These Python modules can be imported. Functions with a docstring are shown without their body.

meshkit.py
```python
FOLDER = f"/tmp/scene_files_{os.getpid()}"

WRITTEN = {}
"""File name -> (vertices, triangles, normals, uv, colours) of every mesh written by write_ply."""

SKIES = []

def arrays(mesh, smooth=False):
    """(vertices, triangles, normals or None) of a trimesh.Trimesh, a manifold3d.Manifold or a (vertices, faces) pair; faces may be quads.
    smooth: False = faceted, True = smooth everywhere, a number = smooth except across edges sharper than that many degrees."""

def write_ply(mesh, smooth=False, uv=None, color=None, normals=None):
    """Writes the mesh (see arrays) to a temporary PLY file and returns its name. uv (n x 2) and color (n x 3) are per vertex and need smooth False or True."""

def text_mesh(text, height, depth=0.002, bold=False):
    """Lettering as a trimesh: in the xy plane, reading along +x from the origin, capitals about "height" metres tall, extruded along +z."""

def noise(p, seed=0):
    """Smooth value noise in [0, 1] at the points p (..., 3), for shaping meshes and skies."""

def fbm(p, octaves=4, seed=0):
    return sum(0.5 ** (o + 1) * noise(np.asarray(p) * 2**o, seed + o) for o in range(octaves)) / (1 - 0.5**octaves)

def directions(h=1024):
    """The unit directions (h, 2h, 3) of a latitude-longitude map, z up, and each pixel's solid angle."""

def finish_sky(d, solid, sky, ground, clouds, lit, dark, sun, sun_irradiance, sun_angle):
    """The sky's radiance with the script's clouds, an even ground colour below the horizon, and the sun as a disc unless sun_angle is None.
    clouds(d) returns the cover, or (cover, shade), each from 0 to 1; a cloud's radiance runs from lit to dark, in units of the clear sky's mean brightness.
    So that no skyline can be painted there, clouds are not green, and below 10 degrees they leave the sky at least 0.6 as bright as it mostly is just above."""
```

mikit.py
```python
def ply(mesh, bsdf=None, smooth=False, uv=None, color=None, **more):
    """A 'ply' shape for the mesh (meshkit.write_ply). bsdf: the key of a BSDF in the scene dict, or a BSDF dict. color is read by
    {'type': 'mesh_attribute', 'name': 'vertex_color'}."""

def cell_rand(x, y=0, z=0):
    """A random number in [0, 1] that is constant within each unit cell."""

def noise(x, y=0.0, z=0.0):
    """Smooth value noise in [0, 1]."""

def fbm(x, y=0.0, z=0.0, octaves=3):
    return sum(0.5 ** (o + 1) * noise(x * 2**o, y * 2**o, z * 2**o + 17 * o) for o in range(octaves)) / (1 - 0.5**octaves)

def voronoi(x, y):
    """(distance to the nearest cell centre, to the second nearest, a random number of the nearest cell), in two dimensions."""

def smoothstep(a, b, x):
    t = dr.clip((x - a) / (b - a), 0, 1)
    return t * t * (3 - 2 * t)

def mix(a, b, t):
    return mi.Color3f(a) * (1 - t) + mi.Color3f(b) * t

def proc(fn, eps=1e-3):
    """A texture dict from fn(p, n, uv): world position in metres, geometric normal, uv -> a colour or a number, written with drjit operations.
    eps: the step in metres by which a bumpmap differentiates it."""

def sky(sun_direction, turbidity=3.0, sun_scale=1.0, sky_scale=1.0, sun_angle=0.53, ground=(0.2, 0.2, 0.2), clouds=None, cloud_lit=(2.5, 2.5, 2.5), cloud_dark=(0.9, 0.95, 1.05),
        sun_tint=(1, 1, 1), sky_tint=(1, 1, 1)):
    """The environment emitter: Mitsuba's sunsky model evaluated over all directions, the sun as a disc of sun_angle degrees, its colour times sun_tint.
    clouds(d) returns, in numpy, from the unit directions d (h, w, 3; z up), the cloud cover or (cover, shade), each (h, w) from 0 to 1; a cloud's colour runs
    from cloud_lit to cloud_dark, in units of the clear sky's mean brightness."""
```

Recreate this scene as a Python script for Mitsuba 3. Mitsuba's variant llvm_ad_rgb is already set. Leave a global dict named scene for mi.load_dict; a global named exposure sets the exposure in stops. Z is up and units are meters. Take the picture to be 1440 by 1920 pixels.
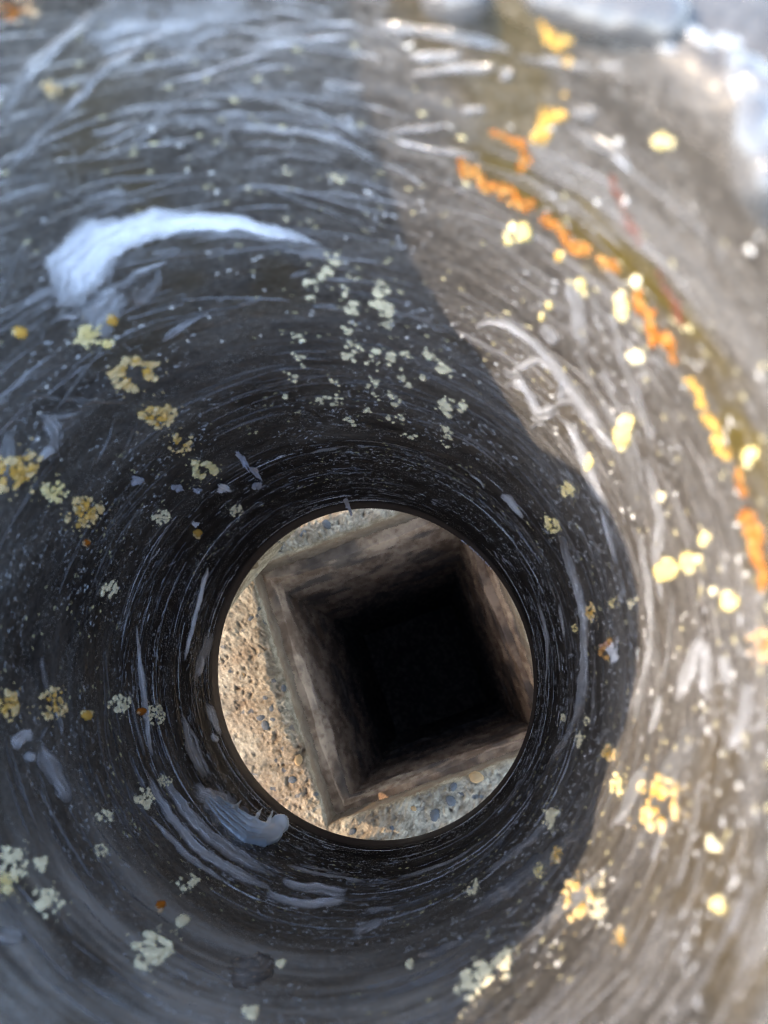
import math
import numpy as np
import trimesh
import drjit as dr
import mitsuba as mi
import mikit
import meshkit

T = mi.ScalarTransform4f
scene = {"type": "scene"}
labels = {}

# ------------------------------------------------------------------ camera, sky, exposure
POT_R = 0.1
EYE = np.array([0.04344, -0.00877, 0.45258])
LOOK = np.array([-0.07758, 0.23120, -0.96981])
scene["camera"] = {
    "type": "thinlens", "fov": 71.6, "fov_axis": "larger", "near_clip": 0.005, "far_clip": 50.0,
    "aperture_radius": 0.0013, "focus_distance": 0.39,
    "to_world": T().look_at(origin=EYE.tolist(), target=(EYE + LOOK).tolist(), up=[0, 1, 0]),
}
SUN_AZ, SUN_EL = math.radians(185.0), math.radians(42.0)
SUN = [math.cos(SUN_EL) * math.cos(SUN_AZ), math.cos(SUN_EL) * math.sin(SUN_AZ), math.sin(SUN_EL)]
scene["sky"] = mikit.sky(SUN, turbidity=3, sun_scale=0.08, sun_angle=0.6, sky_tint=(1.0, 0.775, 0.62), sun_tint=(0.97, 0.97, 1.0))
exposure = 6.1

# ------------------------------------------------------------------ helpers
rng = np.random.default_rng(7)


def numbered(name):
    if name not in scene and name not in labels and not any(k.startswith(name + "__") for k in scene):
        return name
    k = 1
    while f"{name}_{k:03d}" in scene or f"{name}_{k:03d}" in labels or any(q.startswith(f"{name}_{k:03d}__") for q in scene):
        k += 1
    return f"{name}_{k:03d}"


_count = {}


def fresh(name):
    n = _count.get(name, 0)
    _count[name] = n + 1
    return name if n == 0 else f"{name}_{n:03d}"


def obj(name, mesh, mat, parent=None, smooth=True, color=None, uv=None):
    key = fresh(parent + "__" + name if parent else name)
    scene[key] = mikit.ply(mesh, mat, smooth=smooth, color=color, uv=uv)
    return key


def tag(key, label=None, category=None, group=None, kind=None):
    d = labels.setdefault(key, {})
    for k, v in (("label", label), ("category", category), ("group", group), ("kind", kind)):
        if v:
            d[k] = v
    return key


def radius(az, z):
    """Inner radius of the hand made pot: slightly out of round at its foot, with faint throwing rings."""
    f = np.exp(-(np.asarray(z) / 0.13) ** 2)
    oval = -0.01138 * np.cos(2 * az) - 0.02128 * np.sin(2 * az) + 0.00121 * np.cos(3 * az) - 0.00447 * np.sin(3 * az)
    q = np.stack(np.broadcast_arrays(np.cos(az) * 0.8, np.sin(az) * 0.8, np.asarray(z) * 75.0), -1)
    q2 = np.stack(np.broadcast_arrays(np.cos(az) * 0.7, np.sin(az) * 0.7, np.asarray(z) * 260.0), -1)
    rings = (meshkit.noise(q, 3) - 0.5) * 0.0013 + (meshkit.noise(q2, 5) - 0.5) * 0.0006
    fade = np.clip((np.asarray(z) - 0.006) / 0.012, 0, 1) * np.clip((0.372 - np.asarray(z)) / 0.02, 0, 1)
    return POT_R * (1 + oval * f) + rings * fade


def sun_notch(az):
    """How far an added dip, out of view, lowers the rim to let sun in."""
    return np.interp(np.degrees(az) % 360, [222, 230, 240, 250, 262, 270, 277], [0, 14, 36, 50, 50, 30, 0]) / 1000


def on_wall(az, z, h):
    """Point h metres in front of the inner wall."""
    r = radius(az, z) - h
    return np.stack([r * np.cos(az), r * np.sin(az), np.broadcast_to(z, np.shape(r))], -1)


def grid_faces(n, m, closed=False):
    i = np.arange(n if closed else n - 1)
    a, b = np.meshgrid(i, np.arange(m - 1), indexing="ij")
    p = (a * m + b).ravel()
    q = (((a + 1) % n) * m + b).ravel()
    return np.vstack([np.stack([p, q, q + 1], 1), np.stack([p, q + 1, p + 1], 1)])


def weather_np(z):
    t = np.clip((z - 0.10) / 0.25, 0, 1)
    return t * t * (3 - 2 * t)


# ------------------------------------------------------------------ materials
n_, f_, ss = mikit.noise, mikit.fbm, mikit.smoothstep


def wall_color(p, n, uv):
    z = p.z
    az = dr.atan2(p.y, p.x)
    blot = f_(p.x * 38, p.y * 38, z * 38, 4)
    weather_lift = ss(0.10, 0.295, z + (blot - 0.5) * 0.20 + 0.085 * ss(-0.3, 0.6, -p.y / 0.1))  # weathered towards the rim; one side painted lighter to lift its shade
    wide = f_(p.x * 14 + 4, p.y * 14, z * 95, 4)                     # broad wiped bands round the wall
    film = f_(p.x * 26, p.y * 26, z * 420, 3)
    film2 = f_(p.x * 60 + 9, p.y * 60, z * 1100, 2)
    grit = n_(p.x * 900, p.y * 900, z * 900)
    grit2 = n_(p.x * 2100, p.y * 2100, z * 1500)
    base = mikit.mix((0.0125, 0.0122, 0.0138), (0.090, 0.082, 0.072), weather_lift)
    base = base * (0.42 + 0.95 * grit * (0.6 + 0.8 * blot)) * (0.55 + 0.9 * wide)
    dust = ss(0.45, 0.75, film * 0.55 + wide * 0.45) * (0.05 + 0.85 * weather_lift) * ss(0.014, 0.05, z)
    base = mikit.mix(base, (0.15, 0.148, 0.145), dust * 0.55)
    shade_fill = ss(0.25, 0.85, -p.y / 0.1 - 0.9 * dr.maximum(p.x, 0) / 0.1 + 0.1 * dr.minimum(p.x, 0) / 0.1) * ss(0.15, 0.26, z + 0.10 * (wide - 0.5))  # pale dust tone, placed to paint fill light into the shaded side
    base = mikit.mix(base, (0.34, 0.325, 0.30), shade_fill * ss(0.30, 0.66, wide * 0.45 + blot * 0.35 + film * 0.2))
    fleck = ss(0.66, 0.78, grit2) * ss(0.42, 0.58, f_(p.x * 70, p.y * 70, z * 160, 2)) * ss(0.016, 0.03, z)
    base = mikit.mix(base, (0.30, 0.30, 0.29), fleck * 0.6)
    rust = ss(0.54, 0.70, f_(p.x * 45 + 3, p.y * 45, z * 30, 3)) * ss(0.20, 0.33, z)
    base = mikit.mix(base, (0.075, 0.056, 0.027), rust * 0.6)
    wob = f_(p.x * 90, p.y * 90, z * 90, 3) - 0.5
    line = 1 - ss(0.002, 0.009, dr.abs(z - 0.332 - 0.009 * az + wob * 0.012))
    olive = line * ss(-0.25, 0.05, az) * ss(1.12, 0.95, az) * ss(-0.25, 0.10, wob)
    climb = (1 - ss(0.03, 0.10, dr.abs(az - 0.965 + wob * 0.1))) * ss(0.330, 0.345, z)
    base = mikit.mix(base, (0.085, 0.062, 0.010), dr.maximum(olive * 0.85, climb * 0.4))
    foot = 1 - ss(0.010, 0.020, z + 0.004 * (film - 0.5))
    return mikit.mix(base, mikit.mix((0.056, 0.046, 0.042), (0.074, 0.062, 0.056), grit), foot)


def wall_rough(p, n, uv):
    return 0.18 + 0.28 * f_(p.x * 50, p.y * 50, p.z * 300, 2)


def wall_bump(p, n, uv):
    return 0.6 * n_(p.x * 750, p.y * 750, p.z * 1000) + 0.25 * n_(p.x * 150, p.y * 150, p.z * 1600)


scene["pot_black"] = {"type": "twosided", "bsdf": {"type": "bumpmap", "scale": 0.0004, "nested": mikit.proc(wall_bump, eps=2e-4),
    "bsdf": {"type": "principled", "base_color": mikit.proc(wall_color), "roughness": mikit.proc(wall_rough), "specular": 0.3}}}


def stone_color(p, n, uv):
    big = f_(p.x * 30, p.y * 30, p.z * 30, 4)
    fine = n_(p.x * 900, p.y * 900, p.z * 900)
    mid = f_(p.x * 160, p.y * 160, p.z * 160, 3)
    c = mikit.mix((0.128, 0.099, 0.066), (0.208, 0.170, 0.118), ss(0.35, 0.65, mid))
    c = mikit.mix(c, (0.13, 0.086, 0.05), ss(0.50, 0.68, big) * 0.6)
    c = c * (0.66 + 0.62 * fine)
    d1, d2, w = mikit.voronoi(p.x * 190 + 3 * mid, p.y * 190 + 3 * big)
    peb = ss(0.34, 0.28, d1) * ss(0.93, 0.95, w)
    c = mikit.mix(c, (0.05, 0.049, 0.048), peb * 0.85)
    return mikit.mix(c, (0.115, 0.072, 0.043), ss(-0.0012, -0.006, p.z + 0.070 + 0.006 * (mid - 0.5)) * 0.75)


def stone_bump(p, n, uv):
    return n_(p.x * 700, p.y * 700, p.z * 700) + 0.5 * n_(p.x * 1500, p.y * 1500, p.z * 1500)


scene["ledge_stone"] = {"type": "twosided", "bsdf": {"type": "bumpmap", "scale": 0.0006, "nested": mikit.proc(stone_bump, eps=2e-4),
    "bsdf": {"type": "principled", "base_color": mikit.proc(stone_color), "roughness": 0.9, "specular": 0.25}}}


def lining_color(p, n, uv):
    a = f_(p.x * 50, p.y * 50, p.z * 16, 4)
    b = f_(p.x * 240, p.y * 240, p.z * 60, 3)
    c = mikit.mix((0.19, 0.113, 0.066), (0.43, 0.285, 0.178), ss(0.36, 0.66, a * 0.6 + b * 0.4))
    c = mikit.mix(c, (0.06, 0.05, 0.044), ss(0.5, 0.68, f_(p.x * 35 + 5, p.y * 35, p.z * 22, 3)) * 0.7)
    depth_dark = ss(0.13, 0.52, -0.07 - p.z + 0.26 * (f_(p.x * 45, p.y * 45, p.z * 9, 4) - 0.5))      # soot tone, also paints the dark of the deep flue
    return mikit.mix(c, mikit.mix((0.034, 0.033, 0.036), (0.10, 0.088, 0.08), ss(0.42, 0.7, b)), depth_dark)


def lining_bump(p, n, uv):
    return f_(p.x * 260, p.y * 260, p.z * 120, 3) + 0.4 * n_(p.x * 900, p.y * 900, p.z * 500)


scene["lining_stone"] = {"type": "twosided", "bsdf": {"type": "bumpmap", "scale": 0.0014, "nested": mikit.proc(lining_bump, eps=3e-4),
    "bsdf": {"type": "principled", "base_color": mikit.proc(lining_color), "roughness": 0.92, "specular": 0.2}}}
VC = {"type": "mesh_attribute", "name": "vertex_color"}
scene["sealant"] = {"type": "twosided", "bsdf": {"type": "principled", "base_color": VC, "roughness": 0.13, "specular": 0.7}}
scene["lichen_crust"] = {"type": "twosided", "bsdf": {"type": "principled", "base_color": VC, "roughness": 0.75, "specular": 0.3}}
scene["flake_paint"] = {"type": "twosided", "bsdf": {"type": "principled", "base_color": VC, "roughness": 0.35, "specular": 0.5}}
scene["terracotta"] = {"type": "twosided", "bsdf": {"type": "principled", "base_color": {"type": "rgb", "value": [0.30, 0.16, 0.10]}, "roughness": 0.8}}

# ------------------------------------------------------------------ data: places on the wall, in degrees of azimuth and millimetres of height
SMEARS = [
    ([(112.09,347.14,-0.23,-1.24),(108.22,351.22,-0.27,-1.13),(105.16,354.79,-0.18,-1.07),(102.08,356.95,-0.06,-1.05),(99.09,358.76,-0.05,-1.22),(96.52,360.34,0.01,-1.23),(93.0,361.82,0.06,-1.23),(90.21,362.72,0.05,-0.88)], 0.6, 0.8, 'broad pale blue sealant band sweeping round the top left corner, nearest the rim'),
    ([(100.06,355.46,0.15,-2.4),(95.17,357.35,0.36,-3.36),(89.74,357.68,0.5,-4.38),(84.66,359.4,0.11,-3.28),(81.2,361.55,-0.04,-1.32)], 0.22, 0.3, 'faint grey sealant film spread beside the top left band'),
    ([(117.51,332.94,-0.07,-0.8),(113.48,336.49,-0.13,-0.95),(110.35,339.83,-0.13,-1.15),(106.1,343.24,-0.11,-1.01),(102.67,346.58,-0.19,-1.01),(99.88,349.81,-0.13,-1.03),(96.52,352.18,-0.04,-0.97),(91.9,355.31,0.02,-0.78),(87.31,356.58,0.07,-0.7),(82.57,357.8,0.03,-0.4)], 0.42, 0.7, 'long pale grey sealant ridge just inside the broad top left band'),
    ([(81.48,356.18,0.06,-0.51),(77.59,357.27,0.06,-0.71),(73.19,358.74,0.05,-0.7),(70.2,359.93,0.02,-0.49)], 0.5, 0.5, 'straight pale sealant stroke at the top middle, still in shade'),
    ([(70.46,360.01,0.09,-0.6),(67.81,360.4,0.13,-1.0),(64.63,361.09,0.12,-1.19),(61.46,362.08,0.09,-1.27),(58.32,363.35,0.08,-0.96),(55.81,363.84,0.06,-0.58)], 0.7, 0.9, 'glossy white sealant stroke at the top, first one in the sunlight'),
    ([(84.85,352.09,0.05,-0.43),(80.25,353.3,0.06,-0.75),(76.23,354.94,0.05,-0.84),(72.02,356.66,0.02,-0.41)], 0.42, 0.4, 'B'),
    ([(105.06,337.46,0.08,-0.5),(102.18,337.57,0.13,-1.01),(99.68,337.98,0.09,-1.13),(97.56,339.01,0.01,-0.49)], 0.45, 0.6, 'short bright sealant dab with a cream lump, upper left shade'),
    ([(96.83,338.18,-0.01,-0.36),(93.41,340.61,-0.02,-0.82),(90.64,342.38,-0.01,-0.52),(88.99,343.54,-0.01,-0.28)], 0.42, 0.5, 'B'),
    ([(94.7,345.53,0.05,-0.46),(90.36,346.76,0.04,-0.68),(85.29,349.42,0.01,-0.65),(80.41,352.1,-0.0,-0.42)], 0.3, 0.4, 'B'),
    ([(96.19,348.99,0.02,-0.43),(91.76,350.94,0.04,-0.64),(86.98,352.57,0.05,-0.64),(82.94,353.67,0.03,-0.32)], 0.25, 0.4, 'B'),
    ([(86.66,341.23,0.01,-0.37),(84.03,342.77,-0.0,-0.72),(81.53,344.6,-0.01,-0.29)], 0.5, 0.5, 'B'),
    ([(106.89,332.36,0.02,-0.33),(101.67,334.71,0.03,-0.52),(96.15,336.55,0.03,-0.52),(92.75,337.92,0.02,-0.32)], 0.22, 0.3, 'B'),
    ([(92.73,343.79,0.02,-0.3),(88.88,345.37,0.04,-0.53),(83.93,347.26,0.03,-0.52),(79.63,349.45,0.01,-0.28)], 0.25, 0.35, 'B'),
    ([(90.72,327.47,-0.11,-0.19),(89.45,330.64,-0.38,-0.52),(88.41,333.74,-0.07,-1.15),(85.98,333.92,0.14,-0.85),(82.91,333.36,0.18,-1.01),(79.77,333.15,0.2,-1.03),(76.7,331.95,0.3,-1.18),(73.04,328.95,0.37,-1.38),(69.87,326.01,0.33,-1.3),(65.97,323.55,0.15,-0.7)], 0.45, 0.8, 'hooked grey sealant ridge running down right across the shadow edge'),
    ([(88.03,332.99,-0.02,-0.66),(84.39,336.17,0.1,-1.76),(79.99,336.71,0.36,-2.1),(75.76,335.38,0.37,-1.88)], 0.15, 0.3, 'dull film of sealant above the hooked ridge'),
    ([(84.44,342.0,0.1,-0.37),(81.36,340.48,0.17,-0.64),(77.94,338.54,0.26,-0.93),(75.09,335.91,0.38,-1.22),(71.22,331.96,0.21,-0.73)], 0.3, 0.6, 'grey sealant ridge above the hooked one, ending in sunlight'),
    ([(97.43,325.58,0.06,-0.53),(94.49,326.14,0.08,-0.76),(91.72,326.71,0.01,-0.73),(89.64,329.16,-0.23,-0.7),(88.48,332.6,-0.2,-0.22)], 0.4, 0.5, 'curled thin sealant stroke left of the hooked ridge'),
    ([(96.81,333.65,0.19,-0.48),(94.83,330.89,0.23,-0.98),(92.59,331.78,0.03,-0.56)], 0.25, 0.4, 'B'),
    ([(102.92,331.22,0.0,-0.39),(99.39,333.56,-0.01,-0.77),(96.39,335.51,-0.01,-0.5)], 0.22, 0.4, 'B'),
    ([(110.57,324.78,0.08,-0.43),(105.82,324.25,0.15,-0.73),(99.56,321.54,0.15,-0.78),(92.88,320.4,0.07,-0.49)], 0.18, 0.35, 'B'),
    ([(111.09,320.8,0.11,-0.44),(106.64,318.68,0.19,-0.77),(101.8,314.88,0.12,-0.49)], 0.16, 0.35, 'B'),
    ([(88.01,316.14,0.14,-0.5),(82.87,311.77,0.22,-0.92),(77.43,307.44,0.28,-1.19),(71.69,302.28,0.18,-0.88)], 0.2, 0.4, 'B'),
    ([(85.3,325.37,0.08,-0.48),(81.31,325.31,0.13,-0.81),(76.03,324.56,0.1,-0.67)], 0.22, 0.35, 'B'),
    ([(78.15,316.02,0.11,-0.45),(76.13,314.61,0.15,-0.95),(73.22,315.26,0.04,-1.11),(71.29,317.79,-0.04,-0.48)], 0.32, 0.5, 'B'),
    ([(122.51,292.54,-0.84,-3.81),(117.54,301.1,-1.41,-6.88),(113.41,306.59,-0.32,-7.21),(108.93,308.76,0.49,-5.43),(103.97,308.81,0.6,-3.95),(99.01,307.38,0.6,-3.14),(93.5,304.56,0.53,-2.52),(88.73,300.95,0.45,-2.05),(84.49,297.75,0.33,-1.51),(80.91,294.17,0.15,-0.68)], 0.85, 1.0, 'large bright blue white sealant smear shaped like a wing, left of the shadow edge'),
    ([(81.92,292.06,-0.13,0.71),(86.39,294.95,-0.23,1.11),(91.37,298.74,-0.25,1.26),(96.47,300.76,-0.26,1.41),(100.78,302.55,-0.22,1.37),(104.66,302.66,-0.13,0.96)], 0.45, 0.5, 'inner grey tail of sealant below the wing shaped smear'),
    ([(115.97,292.73,0.27,-1.16),(113.5,290.67,0.29,-2.31),(110.07,292.22,0.11,-2.07),(106.84,293.41,0.07,-1.04),(104.17,294.26,0.03,-0.42)], 0.55, 0.6, 'narrow pale finger of sealant under the wing shaped smear'),
    ([(121.52,280.39,-0.18,-6.36),(117.57,284.04,-0.34,-6.07),(114.9,287.1,-0.04,-5.17),(112.46,288.0,0.17,-3.21)], 0.5, 0.5, 'lower ragged tip of sealant below the wing shaped smear'),
    ([(113.82,282.94,0.22,-1.58),(111.24,282.38,-0.02,-3.3),(108.3,287.25,-0.42,-1.54),(106.29,292.92,-0.16,-0.34)], 0.2, 0.3, 'faint blue sealant film right of the ragged tip'),
    ([(123.21,292.48,0.26,-0.63),(122.2,290.06,0.35,-1.05),(120.63,287.84,0.16,-0.57)], 0.6, 0.7, 'B'),
    ([(106.49,298.33,0.1,-0.6),(104.19,297.79,0.2,-1.21),(101.58,296.83,0.1,-0.62)], 0.35, 0.4, 'B'),
    ([(113.66,259.64,-0.01,-0.53),(110.74,262.73,-0.01,-2.0),(107.91,264.57,0.06,-1.77),(105.11,266.14,0.04,-1.35),(103.23,267.58,0.0,-0.4)], 0.7, 0.7, 'bright slanted sliver of sealant on its own, below the wing shaped smear'),
    ([(98.52,266.95,0.03,-0.7),(96.18,268.44,0.06,-1.39),(93.58,270.09,0.02,-0.55)], 0.5, 0.5, 'C'),
    ([(101.83,271.62,0.11,-0.8),(99.46,271.15,0.13,-1.09)], 0.3, 0.4, 'C'),
    ([(88.42,278.41,0.01,-0.52),(86.52,279.98,0.02,-1.02),(84.46,281.73,0.01,-0.63)], 0.4, 0.4, 'C'),
    ([(86.33,263.04,0.09,-0.94),(83.3,263.77,0.17,-1.58),(81.03,263.18,0.1,-0.8)], 0.35, 0.4, 'C'),
    ([(85.47,289.13,0.07,-1.42),(82.84,290.89,0.27,-2.66),(80.49,290.06,0.34,-2.21)], 0.3, 0.4, 'C'),
    ([(83.3,277.94,0.08,-0.69),(78.91,278.74,0.1,-0.98),(74.52,279.71,0.09,-0.85),(71.01,280.12,0.06,-0.57)], 0.25, 0.4, 'C'),
    ([(128.32,305.1,-0.14,-0.68),(124.02,311.42,-0.21,-1.03),(120.94,315.21,-0.1,-1.11),(118.16,317.05,-0.02,-0.58)], 0.3, 0.5, 'A'),
    ([(136.26,259.86,0.01,-0.63),(131.31,262.74,-0.01,-0.86),(126.72,266.25,-0.01,-0.84),(122.26,269.64,-0.01,-0.47)], 0.28, 0.4, 'thin straight scratch of sealant rising to the right at the left edge'),
    ([(136.97,279.56,0.23,-0.39),(134.22,267.24,0.47,-0.96),(130.85,254.28,0.55,-1.42),(125.65,238.54,0.4,-1.29)], 0.16, 0.3, 'A'),
    ([(144.5,249.25,0.08,-1.08),(142.65,249.16,0.34,-2.4),(140.85,246.86,0.57,-2.88)], 0.55, 0.7, 'torn white lump of sealant above the leftmost lichen tuft'),
    ([(136.95,263.53,0.74,0.49),(138.11,256.35,1.3,1.75),(139.85,250.72,0.85,2.05),(141.68,244.99,0.39,1.03)], 0.28, 0.4, 'bluish film hanging above the torn white lump'),
    ([(137.83,264.35,0.47,-0.96),(136.02,256.78,0.65,-1.87),(132.67,250.88,0.25,-1.0)], 0.25, 0.4, 'A'),
    ([(139.45,223.57,-0.03,-0.82),(134.73,228.44,-0.1,-1.38),(130.43,235.22,-0.1,-0.83)], 0.18, 0.3, 'A'),
    ([(134.62,216.16,-0.04,-0.86),(130.97,220.84,-0.1,-1.3),(127.53,226.45,-0.08,-0.75)], 0.16, 0.3, 'A'),
    ([(150.37,258.63,-0.14,-2.78),(145.74,262.88,-0.38,-3.18),(141.68,269.57,-0.33,-1.65)], 0.2, 0.3, 'A'),
    ([(66.78,355.97,0.03,-0.53),(64.68,356.94,0.02,-0.83),(60.98,359.33,-0.01,-0.49)], 0.8, 0.8, 'short white glossy sealant bar in the sun, upper of the two at the top'),
    ([(66.44,352.45,-0.01,-0.43),(63.04,355.29,-0.03,-0.82),(59.74,357.61,-0.05,-1.19),(57.5,359.57,-0.04,-0.47)], 0.8, 0.9, 'short white glossy sealant bar in the sun, lower of the two at the top'),
    ([(57.24,357.56,-0.22,-0.56),(56.37,359.1,-0.44,-0.71),(55.91,360.5,-0.29,-0.24)], 0.7, 1.2, 'round white sealant drop right of the two short bars'),
    ([(61.14,348.52,0.0,-0.71),(59.51,349.72,0.02,-0.94),(58.12,350.45,0.02,-0.47)], 0.6, 0.8, 'D'),
    ([(70.33,336.83,0.01,-0.82),(65.52,340.7,-0.04,-1.01),(61.94,344.62,-0.06,-0.57)], 0.55, 0.6, 'D'),
    ([(70.07,335.73,0.07,-0.37),(66.26,335.43,0.09,-0.75),(61.75,337.24,0.05,-1.15),(58.09,340.2,-0.01,-0.67)], 0.5, 0.6, 'D'),
    ([(70.39,329.14,0.14,-0.45),(67.16,325.76,0.22,-0.82),(65.12,324.07,0.12,-0.51)], 0.4, 0.5, 'D'),
    ([(76.51,346.68,0.17,-0.59),(75.14,345.9,0.3,-1.49),(73.65,346.18,0.1,-0.99),(71.26,347.04,0.06,-0.85)], 0.5, 0.8, 'lumpy white sealant dab beside the shadow edge, near the top'),
    ([(74.45,339.91,0.4,-0.68),(73.83,337.76,0.5,-1.75),(73.12,338.86,-0.15,-0.62)], 0.7, 1.2, 'brightest round sealant lump on the shadow edge near the top'),
    ([(56.14,362.43,-0.01,-0.47),(53.1,364.6,-0.02,-1.0),(49.14,367.24,-0.1,-0.98),(45.59,371.3,-0.12,-0.55)], 0.3, 0.5, 'pale sealant film under the long white rim blob'),
    ([(48.75,355.95,0.12,-0.69),(47.24,355.78,0.21,-1.5),(44.58,356.24,0.2,-1.26),(41.61,355.34,0.08,-0.47)], 0.55, 0.9, 'white slanting sealant dab right of the upper orange patch'),
    ([(49.8,359.59,0.05,-0.43),(48.13,359.92,0.31,-1.36),(47.47,358.59,0.41,-0.9)], 0.55, 1.0, 'D'),
    ([(73.49,264.88,0.05,-0.66),(68.24,267.78,0.08,-1.14),(65.4,268.55,0.17,-1.16),(64.47,265.65,0.16,-1.55),(61.28,269.1,0.02,-1.12)], 0.55, 0.5, 'thin bluish thread of sealant touching the shadow edge halfway down'),
    ([(57.81,274.22,-0.16,-0.88),(54.8,283.14,-0.12,-1.76),(51.28,287.42,0.15,-2.33),(47.44,287.52,0.37,-2.68),(42.96,283.44,0.51,-3.46),(38.6,279.55,0.52,-4.05),(34.01,277.11,0.38,-3.93),(30.08,277.01,0.23,-2.91),(26.54,276.96,0.07,-1.11)], 0.34, 0.8, 'long curved sealant ridge in the sun, arching above the curly one'),
    ([(49.78,262.09,-0.28,-0.52),(47.37,275.45,-0.41,-1.48),(44.85,281.65,0.06,-3.38),(42.13,281.86,0.56,-3.48),(40.35,275.9,0.63,-2.1),(39.71,266.76,0.36,-0.91)], 0.3, 0.8, 'curly loop of sealant inside the long curved ridge'),
    ([(51.72,261.93,0.15,-1.53),(50.43,261.98,0.12,-2.62),(48.66,264.79,-0.01,-1.72),(47.22,267.32,-0.02,-1.0)], 0.6, 0.9, 'D'),
    ([(50.32,253.18,-0.19,-2.27),(47.49,261.09,0.17,-3.48),(45.24,257.6,0.51,-3.15),(43.32,253.86,0.25,-4.28),(41.07,260.25,-0.69,-2.96),(40.31,266.76,-0.48,-0.31)], 0.45, 1.1, 'knotted white sealant strand ending in a lump, lit by the sun'),
    ([(40.66,264.82,-0.25,-0.7),(39.24,272.1,-0.28,-1.72),(37.08,277.42,-0.09,-1.13)], 0.6, 0.9, 'D'),
    ([(44.23,246.74,0.07,-1.79),(42.53,248.64,0.04,-2.17),(40.91,251.4,-0.0,-1.24)], 0.6, 0.8, 'D'),
    ([(43.38,236.37,-0.24,-0.06),(42.75,243.34,-0.45,-1.0),(41.49,248.53,-0.15,-1.32),(40.49,251.08,-0.05,-0.94)], 0.7, 0.8, 'small forked white crumb of sealant just above the shadow corner'),
    ([(38.96,261.17,0.08,-1.63),(36.69,263.03,0.23,-2.45),(33.53,260.03,0.36,-2.92),(29.87,254.57,0.4,-3.59),(25.39,250.71,0.3,-3.36),(22.82,247.94,0.13,-1.49)], 0.42, 0.7, 'twin lower sealant strand running down beside a yellow lichen tuft'),
    ([(37.31,258.54,0.16,-1.25),(34.1,255.27,0.22,-1.74),(30.88,249.62,0.24,-2.1),(27.3,245.66,0.19,-1.99),(25.02,243.52,0.09,-1.03)], 0.35, 0.5, 'E'),
    ([(46.1,320.99,0.38,-1.2),(43.73,315.43,0.87,-2.67),(41.57,306.5,0.9,-3.07),(39.39,301.77,0.38,-1.67)], 0.2, 0.4, 'E'),
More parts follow.
